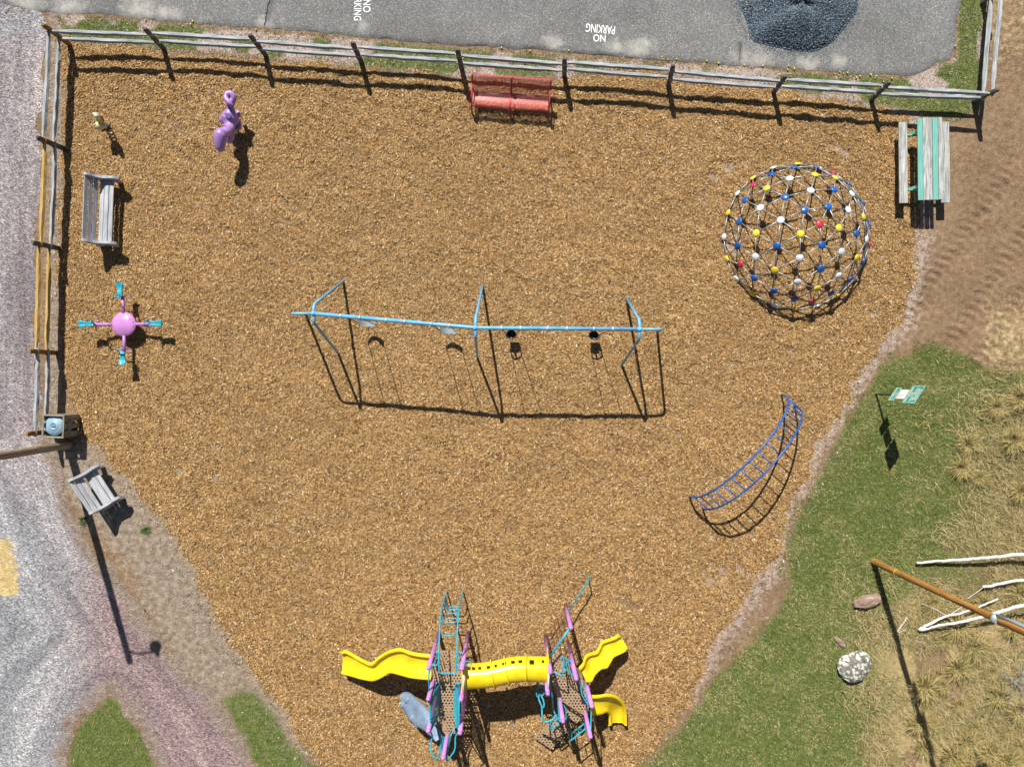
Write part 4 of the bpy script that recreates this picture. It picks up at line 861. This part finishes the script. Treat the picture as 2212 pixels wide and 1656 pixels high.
# ------------------------------------------------------------------ play structure
def deck(poly3, th, zt, mat=DECK, rim=.03, name='deck'):
    """perforated plate with a solid folded rim"""
    c = sum(poly3, Vector()) / len(poly3); ins = [p.lerp(c, .07) for p in poly3]
    o = MB(); m = MB(); m.prism([p + Vector((0, 0, -.012)) for p in ins], (0, 0, .012)); o = m.build(name, mat, th); o.data.name = name
    m = MB(); n = len(poly3)
    for i in range(n):
        j = (i + 1) % n; a, b, a2, b2 = poly3[i], poly3[j], ins[i], ins[j]; m.add([a, b, b2, a2], [(0, 1, 2, 3)]); m.add([a, b, b - Vector((0, 0, .07)), a - Vector((0, 0, .07))], [(0, 1, 2, 3)])
    m.build('deck_rim', DECKS, o); return o
def slide(th, U, L, zs, fn, name='slide'):
    """open channel: U and L are the two rims on the survey sheet, zs the rim heights"""
    n = 9; a = catmull([fn(x, y, z) for (x, y), z in zip(U, zs)], n); b = catmull([fn(x, y, z) for (x, y), z in zip(L, zs)], n); m = MB(); rings = []
    for p, q in zip(a, b):
        d = q - p; W = d.length; up = Vector((0, 0, 1)); e = d / W; rw = .07; dp = .15
        pr = [(-.005, -.07), (-.008, -.01), (.012, .012), (rw * .7, .012), (rw, -.01), (rw + .02, -dp * .6), (rw + .06, -dp), (W * .5, -dp - .012)]
        pr = pr + [(W - s, z) for s, z in pr[-2::-1]]
        pr2 = [(W + .012 - .0, -.075), (W - rw - .0, -dp - .03), (W * .5, -dp - .045), (rw, -dp - .03), (-.012, -.075)]
        rings.append([p + e * s + up * z for s, z in pr + pr2])
    m.loft(rings, True); k = len(rings[0]); m.f.append(tuple(range(len(m.v) - len(rings) * k, len(m.v) - len(rings) * k + k))); m.f.append(tuple(range(len(m.v) - k, len(m.v)))[::-1]); m.sm += [False, False]
    return m.build(name, YELLOW, th)
def play():
    th = thing('play_structure', P(1080, 1430), 'yellow, lilac and turquoise play structure with two towers, slides and a tunnel', 'play structure')
    def post(pl, z=2.7, z0=-.05, r=.055):
        b = Vector((pl[0] * S, -pl[1] * S, z0)); m = MB(); m.tube([b, b + Vector((0, 0, z - z0 - .03))], r, 14); m.ball(b + Vector((0, 0, z - z0 - .04)), (r * 1.08, r * 1.08, .055), 8); m.build('post', LILAC, th)
    for pl in ((-157.5, 535.8), (-94.7, 537.6), (-158.2, 594.9), (-96.2, 596), (-98.3, 658.8), (-158.2, 654.8), (-130, 706)): post(pl)
    for pl in ((72.3, 544.5), (67.5, 585), (121.2, 557), (150.7, 608.4), (96.2, 636.7), (148, 665.7)): post(pl)
    post((115.4, 477.4), 2.03)
    tb = lambda pts, r=.02, name='guard_rail', mat=TURQ, rad=.07, closed=False: MB().tube(fillet(pts, rad, 4, closed), r, 8, closed).build(name, mat, th)
    bars = lambda segs, r=.014: (lambda m: [m.tube(s, r, 6) for s in segs] and m)(MB())
    # --- left tower decks
    zd = 1.5
    deck([Z5(x, y, zd) for x, y in ((503, 412), (637, 412), (642, 488), (500, 488))], th, zd); deck([Z5(x, y, zd) for x, y in ((500, 489), (642, 489), (646, 558), (498, 558))], th, zd)
    for y0, y1 in ((560, 595), (596, 632), (633, 668), (669, 704)): deck([Z5(x, y, zd - .002) for x, y in ((533, y0), (607, y0), (607, y1), (533, y1))], th, zd)
    deck([Z5(x, y, zd - .002) for x, y in ((516, 706), (565, 706), (570, 814), (520, 745))], th, zd); deck([Z5(x, y, zd - .002) for x, y in ((566, 706), (612, 706), (608, 745), (571, 814))], th, zd)
    # --- ladder climber at the top
    xo = -140; rl = [(xo, 447.5, -.05), (xo, 446, 1.0), (xo + .5, 450, 1.75), (xo, 466, 2.1), (xo, 486, 2.25), (xo, 511, 2.38), (xo, 530, 2.42)]
    L = [Vector((x * S, -y * S, z)) for x, y, z in rl]; dx = 34.5
    Rr = [p + Vector((dx * S, 0, 0)) for p in L]; eL, eR = Vector(((xo + 1) * S, -553 * S, 2.42)), Vector(((xo + dx - 1) * S, -553 * S, 2.42))
    tb(catmull(L, 5)[:-1] + [L[-1], eL, eR, Rr[-1]] + catmull(Rr, 5)[::-1][1:], .022, 'ladder_rail', TURQ, .05)
    Lc = catmull(L, 5)
    for k, (z, yo) in enumerate(((.45, 24), (.8, 24), (1.2, 23), (1.6, 20), (1.95, 14), (2.2, 10))):
        i = min(range(len(Lc)), key=lambda q: abs(Lc[q].z - z)); a = Lc[i]; b_ = a + Vector((dx * S, 0, 0)); o_ = Vector((0, -yo * S, -.03)); tb([a, a + o_ + Vector((.07, 0, 0)), b_ + o_ - Vector((.07, 0, 0)), b_], .017, 'rung', TURQ, .06)
    pl = lambda x, y, z: Vector((x * S, -y * S, z))
    for x0, x1 in ((-155, -143), (-108, -96)):
        tb([pl(x0, 536, 1.6), pl(x0, 536, 2.45), pl(x1, 538, 2.45), pl(x1, 538, 1.6)], .018, 'guard_panel', TURQ, .06, True); m = bars([[pl((x0 + x1) / 2, 537, 1.6), pl((x0 + x1) / 2, 537, 2.45)]]); m.build('guard_bar', TURQ, th)
    tb([pl(-93, 536, 2.3), pl(-85, 532, 2.33), pl(-78, 536, 2.33), pl(-78, 541, 2.3), pl(-93, 541, 2.3)], .014, 'handhold', TURQ, .08, True)
    # --- west side, hull panels
    tb([pl(-159, 537, 2.3), pl(-160, 560, 2.3), pl(-160, 594, 2.3)], .02); tb([pl(-160, 560, 2.3), pl(-160, 560, 1.45)], .018)
    def hull(inner, outer, n=11):
        a0, a1 = inner; b0, b1 = outer; tb([a0, a1, b1, b0], .02, 'guard_panel', TURQ, .05, True); bars([[a0.lerp(a1, t), b0.lerp(b1, t)] for t in np.linspace(.07, .93, n)]).build('guard_bar', TURQ, th)
    hull((Z2(388, 243, 1.5), Z2(384, 500, 1.5)), (Z2(306, 370, 2.35), Z2(306, 655, 2.35)))
    hull((Z2(520, 245, 1.5), Z2(514, 500, 1.5)), (Z2(556, 375, 2.35), Z2(552, 655, 2.35)))
    tb([Z2(384, 500, 1.5), Z2(330, 560, 1.5), Z2(306, 655, 2.3)], .018); tb([Z2(514, 500, 1.5), Z2(528, 600, 1.5), Z2(552, 655, 2.3)], .018); tb([Z2(335, 242, 1.55), Z2(388, 242, 1.55)], .018); tb([Z2(520, 245, 1.55), Z2(570, 243, 1.55)], .018)
    bars([[Z2(350, 250, 1.6), Z2(330, 340, 2.3)], [Z2(545, 250, 1.6), Z2(548, 340, 2.3)], [Z2(560, 250, 1.6), Z2(552, 350, 2.3)]]).build('guard_bar', TURQ, th)
    tb([Z2(306, 655, 2.35), Z2(325, 690, 2.3), Z2(308, 765, 2.3), Z2(306, 815, 2.35), Z2(360, 912, 2.4), Z2(376, 880, 2.2), Z2(405, 690, 1.55), Z2(345, 600, 1.5)], .02, 'bow_rail')
    tb([Z2(552, 655, 2.35), Z2(522, 700, 2.3), Z2(520, 800, 2.35), Z2(510, 832, 2.35), Z2(450, 914, 2.4), Z2(443, 890, 2.2), Z2(482, 690, 1.55), Z2(530, 600, 1.5)], .02, 'bow_rail')
    tb([Z2(405, 695, 1.55), Z2(390, 800, 2.0), Z2(416, 872, 2.35), Z2(434, 872, 2.35), Z2(456, 810, 2.0), Z2(480, 690, 1.55)], .018, 'bow_rail'); bars([[Z2(418, 700, 1.55), Z2(402, 815, 2.1)], [Z2(430, 705, 1.55), Z2(412, 840, 2.2)], [Z2(456, 705, 1.55), Z2(438, 850, 2.2)], [Z2(468, 700, 1.55), Z2(447, 835, 2.1)]]).build('guard_bar', TURQ, th)
    tb([pl(-158, 655, 2.2), Z2(306, 655, 2.35)], .016); tb([pl(-99, 659, 2.2), Z2(556, 655, 2.35)], .016)
    tb([pl(-158.2, 595, 2.2), pl(-158.2, 654, 2.2)], .016); tb([pl(-97, 597, 2.2), pl(-98, 658, 2.2)], .016)
    # --- slides
    slide(th, [(492, 432), (440, 427), (395, 418), (350, 403), (300, 412), (250, 440), (215, 469), (170, 453), (120, 424), (92, 412), (76, 418)],
              [(492, 546), (440, 542), (395, 536), (350, 524), (300, 514), (262, 536), (222, 551), (170, 543), (120, 529), (92, 522), (76, 518)], [1.76, 1.70, 1.60, 1.42, 1.24, 1.10, .98, .80, .58, .47, .42], Z5)
    slide(th, [(427, 491), (446, 470), (455, 441), (472, 426), (505, 417), (522, 392), (531, 372), (556, 361), (586, 352), (607, 339), (616, 338)],
              [(461, 556), (486, 553), (503, 523), (530, 497), (558, 490), (574, 466), (590, 440), (618, 426), (640, 415), (650, 404), (653, 398)], [1.62, 1.54, 1.38, 1.24, 1.08, .94, .84, .72, .58, .48, .44], Z6)
    slide(th, [(486, 622), (520, 621), (560, 616), (600, 624), (634, 652), (647, 692), (650, 756)],
              [(489, 710), (512, 709), (535, 705), (552, 698), (561, 701), (566, 715), (567, 756)], [1.30, 1.18, 1.0, .80, .60, .46, .40], Z6)
    # --- tunnel with real slots along its upper side
    cen = [(62, 434, 1.92), (250, 428, 1.92), (430, 410, 1.91), (580, 378, 1.90), (690, 350, 1.89), (830, 334, 1.88), (950, 330, 1.87), (1226, 334, 1.86)]
    path = catmull([ZT(x, y, z) for x, y, z in cen], 9); n = 44; m = MB(); r = .325; nv0 = len(path)
    m.tube(path, r, n, caps=False); vis = []
    Ls = np.cumsum([0] + [(path[i] - path[i - 1]).length for i in range(1, nv0)]); slots = [.16, .36, .58, .88, 1.18, 1.50, 1.74, 1.98, 2.36, 2.72]
    fs = []
    for f in m.f:
        cc = sum((Vector(m.v[i]) for i in f), Vector()) / 4; i0 = f[0] // n; s = Ls[i0] + .02; up = (cc.z - path[i0].z) / r; nyy = (cc.y - path[i0].y) / r
        if nyy > .62 and .42 < up < .70 and any(abs(s - q * Ls[-1] / 2.9) < .045 for q in slots): continue
        fs.append(f)
    m.f = fs; m.sm = [True] * len(fs); tn = m.build('tunnel', YELLOW, th); tn.modifiers.new('thickness', 'SOLIDIFY').thickness = .012
    for i in (0, 20, 34, 53, nv0 - 1):
        i = min(i, nv0 - 1); d = (path[min(i + 1, nv0 - 1)] - path[max(i - 1, 0)]).normalized(); k = MB(); ring = lambda rr, o: [path[i] + d * o + (Vector((-d.y, d.x, 0)) * math.cos(t) + Vector((0, 0, 1)) * math.sin(t)) * rr for t in np.linspace(0, 2 * math.pi, 41)[:-1]]
        k.loft([ring(.325, -.012), ring(.392, -.014), ring(.392, .014), ring(.325, .012)], True); k.build('flange', YELLOW, tn)
    for p, s, ang in ((path[0], -1, 0), (path[-1], 1, .05)):
        k = MB(); c = p + Vector((s * .02, -.0, 0)); q = [c + Vector((0, sgn * .40, zz)) for sgn, zz in ((-1, -.42), (1, -.42), (1, .48), (-1, .48))]; rr = [c + Vector((0, .31 * math.cos(t), .31 * math.sin(t))) for t in np.linspace(0, 2 * math.pi, 33)[:-1]]
        sq = []
        for t in np.linspace(0, 2 * math.pi, 33)[:-1]:
            e = 1 / max(abs(math.cos(t)), abs(math.sin(t))); sq.append(c + Vector((0, .42 * math.cos(t) * e, .44 * math.sin(t) * e + .02)))
        off = Vector((.025 * s, 0, 0)); k.loft([[x + off for x in rr], rr, sq, [x + off for x in sq], [x + off for x in rr]], True, False); k.build('tunnel_panel', YELLOW, th)
    for a, b_ in (((-92, 545, 2.45), (-93, 590, 2.45)), ((70, 552, 2.45), (69, 582, 2.45))): tb([pl(*a), pl(*b_)], .025, 'white_pipe', WHITE)
    # --- moulded rock climber
    m = MB(); A_ = [(60, 312), (120, 330), (190, 388), (250, 440), (300, 490), (345, 560), (385, 640), (405, 700)]; B_ = [(40, 385), (70, 475), (120, 560), (165, 610), (215, 640), (265, 668), (305, 700), (335, 735)]; zs = [.05, .3, .6, .85, 1.05, 1.22, 1.36, 1.42]
    a = catmull([Z2(x, y, z) for (x, y), z in zip(A_, zs)], 8); b2 = catmull([Z2(x, y, z) for (x, y), z in zip(B_, zs)], 8); rings = []
    for i, (p, q) in enumerate(zip(a, b2)):
        top = []
        for t in np.linspace(0, 1, 13):
            c = p.lerp(q, t); nz = float(fbm(np.array([c.x * 3.1]), np.array([c.y * 3.1]), 15, 3)[0]) - .5; edge = 1 - abs(2 * t - 1) ** 4; top.append(c + Vector((nz * .06, nz * .05, .16 * edge + nz * .20 * edge - .06)))
        rings.append(top + [q + Vector((.02, .03, -.14)), (p + q) / 2 + Vector((0, 0, -.12)), p + Vector((-.02, -.03, -.14))])
    m.loft(rings, True, True); k = len(rings[0]); m.f += [tuple(range(k)), tuple(range(len(m.v) - k, len(m.v)))[::-1]]; m.sm += [False, False]; rc = m.build('rock_climber', ROCKP, th)
    for (x, y), z in zip([(70, 425), (130, 450), (210, 520), (150, 540), (200, 595), (255, 600), (310, 660), (265, 560), (110, 385)], [.2, .35, .75, .6, .75, .95, 1.2, .95, .3]):
        h_ = MB(); c = Z2(x, y, z + .12); h_.ball(c, (.115, .085, .055), 7, Matrix.Rotation(random.uniform(.3, 1.2), 3, 'Z')); h_.build('foothold', ROCKP, rc)
    # --- right tower
    zr = 1.35
    deck([Z4(x, y, zr) for x, y in ((228, 8), (262, 0), (312, 42), (262, 205), (205, 245))], th, zr); deck([Z4(x, y, zr) for x, y in ((315, 44), (432, 150), (484, 262), (470, 345), (272, 204))], th, zr)
    deck([Z4(x, y, zr) for x, y in ((266, 208), (468, 348), (322, 432), (262, 370), (212, 250))], th, zr); deck([Z4(x, y, zr) for x, y in ((472, 350), (490, 300), (528, 455), (518, 555), (326, 434))], th, zr)
    deck([Z4(x, y, .95) for x, y in ((330, 490), (365, 470), (482, 548), (428, 602), (345, 545))], th, .95); deck([Z4(x, y, .62) for x, y in ((200, 588), (335, 500), (388, 640), (272, 742), (132, 678))], th, .62)
    deck([Z4(x, y, .30) for x, y in ((128, 648), (270, 760), (215, 816), (80, 722))], th, .3)
    for x, y, z in ((300, 620, .6), (215, 640, .6), (160, 715, .28)): q = Z4(x, y, z); tb([Vector((q.x, q.y, -.05)), q], .03, 'step_leg', DECKS)
    # guard loops on the right tower
    a, b_, c, d = Z6(312, 432, 1.55) * 0 + Z4(318, 55, 1.5), Z4(398, 100, 1.5), Z4(425, 222, 2.35), Z4(328, 150, 2.35); tb([a, b_, c, d], .019, 'guard_panel', TURQ, .05, True); bars([[a.lerp(b_, t), d.lerp(c, t)] for t in (.25, .5, .75)]).build('guard_bar', TURQ, th)
    tb([Z4(295, 58, 1.5), Z4(318, 50, 1.5), Z4(312, 215, 2.35), Z4(225, 172, 2.3)], .02)
    tb([Z4(432, 160, 1.5), Z4(440, 240, 2.3), Z4(462, 290, 2.3), Z4(470, 365, 2.35), Z4(525, 460, 2.3), Z4(515, 380, 1.8), Z4(492, 280, 1.5)], .02); bars([[Z4(492, 285, 1.5), Z4(525, 455, 2.3)], [Z4(503, 300, 1.5), Z4(540, 450, 2.3)], [Z4(512, 300, 1.5), Z4(550, 445, 2.3)]]).build('guard_bar', TURQ, th)
    tb([Z4(205, 250, 1.4), Z4(215, 330, 2.1), Z4(228, 400, 2.1), Z4(230, 480, 1.7), Z4(260, 550, 2.0), Z4(300, 580, 2.2)], .02); tb([Z4(190, 262, 1.4), Z4(205, 370, 2.2), Z4(228, 395, 2.2)], .018)
    tb([Z4(270, 395, 1.5), Z4(285, 590, 2.3), Z4(340, 575, 2.3), Z4(338, 480, 1.7), Z4(318, 450, 1.5)], .02, 'guard_panel'); bars([[Z4(276, 400, 1.5), Z4(296, 580, 2.3)], [Z4(288, 405, 1.5), Z4(305, 575, 2.3)], [Z4(298, 410, 1.5), Z4(315, 570, 2.3)]]).build('guard_bar', TURQ, th)
    # corkscrew climber
    tb([Z4(107, 252, .3), Z4(120, 295, 1.0), Z4(145, 312, 1.2)], .022, 'climber_pole'); tb([Z4(92, 345, 1.4), Z4(108, 303, 1.4), Z4(165, 292, 1.4), Z4(172, 330, 1.4), Z4(150, 372, 1.4), Z4(100, 388, 1.4)], .02, 'climber_loop', TURQ, .07, True); tb([Z4(94, 352, 1.4), Z4(168, 322, 1.4)], .018, 'climber_loop')
    tb([Z4(118, 360, 1.5), Z4(112, 400, 1.6), Z4(135, 455, 1.7), Z4(152, 478, 1.7), Z4(160, 450, 1.7), Z4(152, 410, 1.6), Z4(130, 362, 1.5)], .02, 'climber_loop', TURQ, .06); tb([Z4(138, 455, 1.7), Z4(143, 575, 1.8), Z4(160, 593, 1.8), Z4(200, 585, 1.8), Z4(255, 555, 1.8)], .022, 'climber_loop')
    tb([Z4(210, 590, 1.2), Z4(214, 655, 1.6), Z4(285, 600, 1.6), Z4(278, 540, 1.2)], .022, 'hand_loop', TURQ, .06, True); tb([Z4(218, 545, 1.2), Z4(280, 590, 1.6)], .018, 'hand_loop')
    e = [Z4(365, 650, .9), Z4(372, 752, 1.75), Z4(498, 650, 1.75), Z4(492, 562, .95)]; tb([e[0], e[1], e[2], e[3]], .02, 'hand_rail', TURQ, .05); tb([Z4(380, 650, 1.2), Z4(388, 745, 1.7)], .018, 'hand_rail'); tb([Z4(385, 690, 1.3), Z4(496, 600, 1.3)], .018, 'hand_rail'); tb([Z4(440, 645, 1.3), Z4(446, 690, 1.7)], .016, 'hand_rail')
    tb([Z4(498, 565, 1.0), Z4(503, 660, 2.0), Z4(520, 690, 2.4), Z4(542, 705, 2.5), Z4(550, 470, 2.1)], .019)
    # rope net panel, its top bar and the low balance bar
    I, Hh = pl(115.4, 477.4, 0), pl(72.3, 544.5, 0); tb([I + Vector((0, 0, 1.9)), Hh + Vector((0, 0, 1.75))], .03, 'net_bar'); m = MB()
    for t in np.linspace(.08, .92, 6): m.tube([I.lerp(Hh, t) + Vector((0, 0, .0)), I.lerp(Hh, t + .02) + Vector((0, 0, 1.85))], .011, 6)
    for z in (.35, .75, 1.15, 1.5): m.tube([I + Vector((0, 0, z)), Hh + Vector((0, 0, z - .05))], .011, 6)
    m.build('cable_net', NET, th)
    f_ = Z6(463, 43); f_.z = -.05; tb([f_, Z6(472, 76, .74), Z6(378, 228, .72)], .021, 'balance_bar', TURQ, .06)
play()

# ------------------------------------------------------------------ rocks, branches, weeds
def rock(c, rx, ry, rz, rot, mat, name, label, seed, cat='rock', amp=.25):
    bm = bmesh.new(); bmesh.ops.create_icosphere(bm, subdivisions=4, radius=1); me = bpy.data.meshes.new(name)
    v = np.array([q.co for q in bm.verts]); s = seed * 7.7
    nz = fbm(v[:, 0] * 1.3 + s, v[:, 1] * 1.3 + v[:, 2] * 1.7 - s, seed, 3) - .5; n2_ = fbm(v[:, 0] * 5 + s, v[:, 1] * 5 + v[:, 2] * 4, seed + 3, 3) - .5
    v = np.sign(v) * np.abs(v) ** .8 * (1 + amp * 2 * nz + .14 * n2_)[:, None]; v = v * np.array([rx, ry, rz]); ca, sa = math.cos(rot), math.sin(rot)
    for q, p in zip(bm.verts, v): q.co = (p[0] * ca - p[1] * sa, p[0] * sa + p[1] * ca, max(p[2], -.1))
    bm.to_mesh(me); bm.free(); o = mesh_obj(name, me, mat, None, (c.x, c.y, rz * .25)); tag(o, label, cat); return o
g = G('lichen_boulder', .9); v = g.obj(); n1 = g.noise(v, 7, 4); c = g.ramp(n1, [(.3, (.10, .085, .075)), (.7, (.25, .215, .195))])
w1 = g.voro(g.mix(.08, v, g.noise(v, 9, 2, .5, 1), 'ADD'), 9); reg = g.noise(v, 2.0, 2); lic = g.math('MULTIPLY', g.ramp(w1, [(.44, 1), (.50, 0)]), g.ramp(reg, [(.33, 0), (.41, 1)]))
g.col(g.mix(lic, c, g.ramp(g.noise(v, 30, 3), [(.3, (.36, .40, .30)), (.7, (.62, .66, .55))]))); g.bump(g.noise(v, 20, 5), .6, .02); LICH = g.m
g = G('brown_stone', .9); v = g.obj(); g.col(g.ramp(g.noise(g.scale(v, (3, 9, 6)), 1, 5), [(.3, (.13, .08, .055)), (.5, (.27, .18, .135)), (.7, (.42, .32, .27))])); g.bump(g.noise(v, 14, 5), .8, .03); BSTN = g.m
rock(P(1841, 1437), .48, .41, .25, .35, LICH, 'boulder', 'grey boulder spotted with pale lichen on the lawn edge', 3, amp=.34)
rock(P(1871, 1297), .40, .165, .17, .28, BSTN, 'stone_slab', 'long brown split stone beside the honey-coloured pole', 8, amp=.36)
rock(P(1814, 1385), .19, .08, .06, -.75, BSTN, 'small_stone', 'small brown stone half sunk in grass above the boulder', 11, amp=.2)
rock(P(1987, 1388), .10, .075, .06, .9, BSTN, 'small_stone', 'small brown stone by the birch branch ends', 13)
rock(P(2057, 1504), .055, .045, .04, .4, BSTN, 'small_stone', 'tiny grey stone on bare soil far from the boulder', 17)
g = G('birch_bark', .7); v = g.attr('g'); c = g.ramp(g.noise(g.scale(v, (3, 9, 9)), 1, 3), [(.3, (.55, .52, .46)), (.7, (.80, .78, .73))]); g.col(g.mix(g.ramp(g.noise(g.scale(v, (22, 5, 5)), 1, 3), [(.62, 0), (.68, .8)]), c, (.10, .08, .07))); BIRCH = g.m
def branch(pts, r0, r1, label, twigs=()):
    q = catmull([P(x, y, z) for x, y, z in pts], 6); th = thing('birch_branch', Vector((q[0].x, q[0].y, 0)), label, 'branch', 'fallen birch branches'); k = len(q)
    q = [p + Vector((random.uniform(-.008, .008), random.uniform(-.012, .012), 0)) for p in q]; MB().tube(q, [r0 + (r1 - r0) * i / (k - 1) for i in range(k)], 9, jit=.06).build('stem', BIRCH, th)
    for a, b_ in twigs: MB().tube(catmull([P(*a), (P(*a) + P(*b_)) / 2 + Vector((.02, .02, .02)), P(*b_)], 4), .009, 6).build('twig', BIRCH, th)
branch([(1980, 1216, .12), (2020, 1212, .16), (2055, 1210, .2), (2110, 1206, .28), (2160, 1202, .34), (2190, 1198, .38), (2280, 1196, .45)], .034, .055, 'long pale birch branch lying furthest from the boulder', [((2020, 1212, .16), (1992, 1214, .05)), ((2110, 1206, .28), (2090, 1216, .05))])
branch([(2122, 1267, .12), (2150, 1263, .16), (2185, 1255, .2), (2215, 1253, .22), (2290, 1246, .25)], .038, .05, 'short thick birch branch end between two longer branches at photo edge', [((2124, 1268, .12), (2090, 1292, .04))])
branch([(1988, 1362, .18), (2030, 1350, .3), (2080, 1342, .4), (2130, 1330, .5), (2190, 1312, .6), (2290, 1292, .7)], .03, .055, 'birch branch passing under the pole and out at the right edge', [((2070, 1344, .38), (2066, 1366, .05)), ((2120, 1333, .48), (2112, 1356, .1))])
branch([(1984, 1360, .12), (2010, 1346, .2), (2045, 1330, .24), (2075, 1324, .26), (2120, 1308, .28), (2156, 1292, .3)], .042, .022, 'birch branch crossing under the pole and ending beside it', [((2045, 1330, .24), (1992, 1303, .1)), ((2050, 1328, .24), (2078, 1310, .1))])
branch([(1936, 1369, .04), (1946, 1352, .05), (1954, 1341, .06), (1960, 1334, .07)], .03, .018, 'broken bit of birch lying just right of the pole shadow', [((1938, 1367, .04), (1960, 1358, .03))])

def tuft_mesh(name, n, h, spread, cols, lean, seed):
    r = np.random.default_rng(seed); a = r.uniform(0, 6.28, n); l = np.abs(r.normal(lean, .35, n)); rad = np.sqrt(r.random(n)) * spread; b = a + r.normal(0, .7, n)
    base = np.stack([np.cos(a) * rad, np.sin(a) * rad, np.full(n, -.01)], 1); hh = h * r.uniform(.5, 1.2, n); s = np.stack([-np.sin(b), np.cos(b), np.zeros(n)], 1) * .0065
    mid = base + np.stack([np.cos(b) * l * hh * .4, np.sin(b) * l * hh * .4, hh * .7], 1); tip = base + np.stack([np.cos(b) * l * hh * 1.1, np.sin(b) * l * hh * 1.1, hh * (1 - .25 * l)], 1)
    V = np.concatenate([np.stack([base - s, base + s, mid], 1).reshape(-1, 3), np.stack([mid - s, mid + s, tip], 1).reshape(-1, 3)]); t = r.random(n)[:, None]; cl = np.array(cols[0]) * (1 - t) + np.array(cols[1]) * t; cl = np.where((r.random(n) < .3)[:, None], np.array(cols[2]), cl)
    o = raw_mesh(name, V, tri_verts(2 * n), BLADE, tint=np.concatenate([np.repeat(cl, 3, 0)] * 2)); return o
protos = [tuft_mesh('grass_tuft', 420, .30, .14, ((.34, .24, .08), (.60, .47, .22), (.17, .18, .045)), .75, s) for s in (1, 2, 3)]
spots = [(2010,1300),(2020,1455),(2032,1480),(2058,1440),(2072,1520),(2150,1500),(2100,1570),(2085,1600),(2130,1620),(2175,1575),(2190,1530),(2050,1630),(2160,1640),(2010,1560),(1990,1480),(2200,1610),(1975,1555),(2120,1300),(2180,1350),(2060,1350),(1990,1610),(2035,1380),(2140,1450),(2195,1280),(2100,1395),(2070,1010),(2110,1030),(2180,950),(2150,880),(2200,1060),(2085,960),(2195,860)]
for i, (x, y) in enumerate(spots):
    o = protos[i] if i < 3 else protos[i % 3].copy()
    if i >= 3: col.objects.link(o)
    p = P(x + random.uniform(-4, 4), y); o.location = (p.x, p.y, 0); o.rotation_euler = (0, 0, random.random() * 6); k = random.uniform(.7, 1.3); o.scale = (k, k, k * .9); tag(o, 'straw-coloured clump of bunchgrass on the dry slope at the right', 'grass clump', 'bunchgrass clumps on the dry slope')
def weed(x, y, r, label, seed):
    o = tuft_mesh('weed', 120, r, r * .5, ((.05, .10, .01), (.10, .16, .03), (.04, .07, .01)), 1.0, seed); p = P(x, y); o.location = (p.x, p.y, 0); tag(o, label, 'weed')
weed(181, 1122, .13, 'green weed just left of the lamp post shadow', 21); weed(318, 1143, .10, 'small green weed at the edge of the wood chips', 22); weed(309, 1146, .05, 'tiny green sprout left of a small green weed', 23)
# bare grey shrub at the right edge
sh = thing('dead_shrub', P(2185, 1470), 'bare grey dead shrub at the right photo edge below the birch branches', 'shrub'); TW = paint('grey_twig', (.30, .29, .28), .8, .3); m = MB()
def grow(p, d, L, r, dep):
    q = [p]; 
    for i in range(3): d = (d + Vector((random.gauss(0, .3), random.gauss(0, .3), random.gauss(0, .12)))).normalized(); q.append(q[-1] + d * L / 3)
    m.tube(q, [r, r * .9, r * .75, r * .5], 5)
    if dep:
        for k in range(3): grow(q[random.choice((1, 2, 3))], (d + Vector((random.gauss(0, .7), random.gauss(0, .7), random.gauss(0, .3)))).normalized(), L * .62, r * .6, dep - 1)
for k in range(6):
    a = k * 1.05 + .3; grow(P(2185, 1470), Vector((math.cos(a), math.sin(a), .7)).normalized(), .5, .014, 3)
m.build('branches', TW, sh)
# dandelions
DAN = paint('dandelion_yellow', (.85, .62, .0), .7, 0); LEAF = paint('dandelion_leaf', (.06, .12, .015), .6, .1)
def dandelion():
    th = thing('dandelion', (0, 0, 0), 'yellow dandelion in flower in the verge grass beside the asphalt', 'flower', 'dandelions in the verge'); m = MB(); m.ball((0, 0, .075), (.034, .034, .012), 6); m.build('flower', DAN, th)
    m = MB(); m.tube([(0, 0, 0), (.004, 0, .07)], .004, 5); m.build('stem', LEAF, th); m = MB()
    for k in range(6): a = k * 1.05; m.add([(0, 0, .01), (.04 * math.cos(a - .2), .04 * math.sin(a - .2), .025), (.09 * math.cos(a), .09 * math.sin(a), .02), (.04 * math.cos(a + .2), .04 * math.sin(a + .2), .025)], [(0, 1, 2, 3)])
    m.build('leaves', LEAF, th); return th
R3 = lambda l: [(1106 + x / 3.99, y / 3.99) for x, y in l]; R4 = lambda l: [(1659 + x / 3.99, y / 3.99) for x, y in l]
ds_ = R3([(110,545),(118,550),(235,610),(385,555),(455,435),(490,440),(155,440),(1290,495),(1295,515),(1342,518),(1415,515),(1578,512),(1675,532),(1775,552),(2000,567),(2157,573)]) + R4([(170,575),(163,607),(218,588),(220,602),(373,607),(612,625),(605,655),(645,640),(678,635),(755,675),(785,663),(876,648),(880,655),(915,680),(922,663),(990,710),(1060,680),(1603,402),(622,775),(357,728)]) + [(x / 3.99, y / 3.99) for x, y in [(1260,180),(1650,215),(1668,190),(1583,230)]] + [(553 + x / 3.99, y / 3.99) for x, y in [(5,260),(2115,415),(1785,508)]]
d0 = dandelion()
for i, (x, y) in enumerate(ds_):
    o = d0 if i == 0 else copy_tree(d0); p = P(x, y); o.location = (p.x, p.y, float(hgt(np.array([p.x]), np.array([p.y]))[0])); k = random.uniform(.45, .8); o.scale = (k, k, k); o.rotation_euler = (0, 0, random.random() * 6)
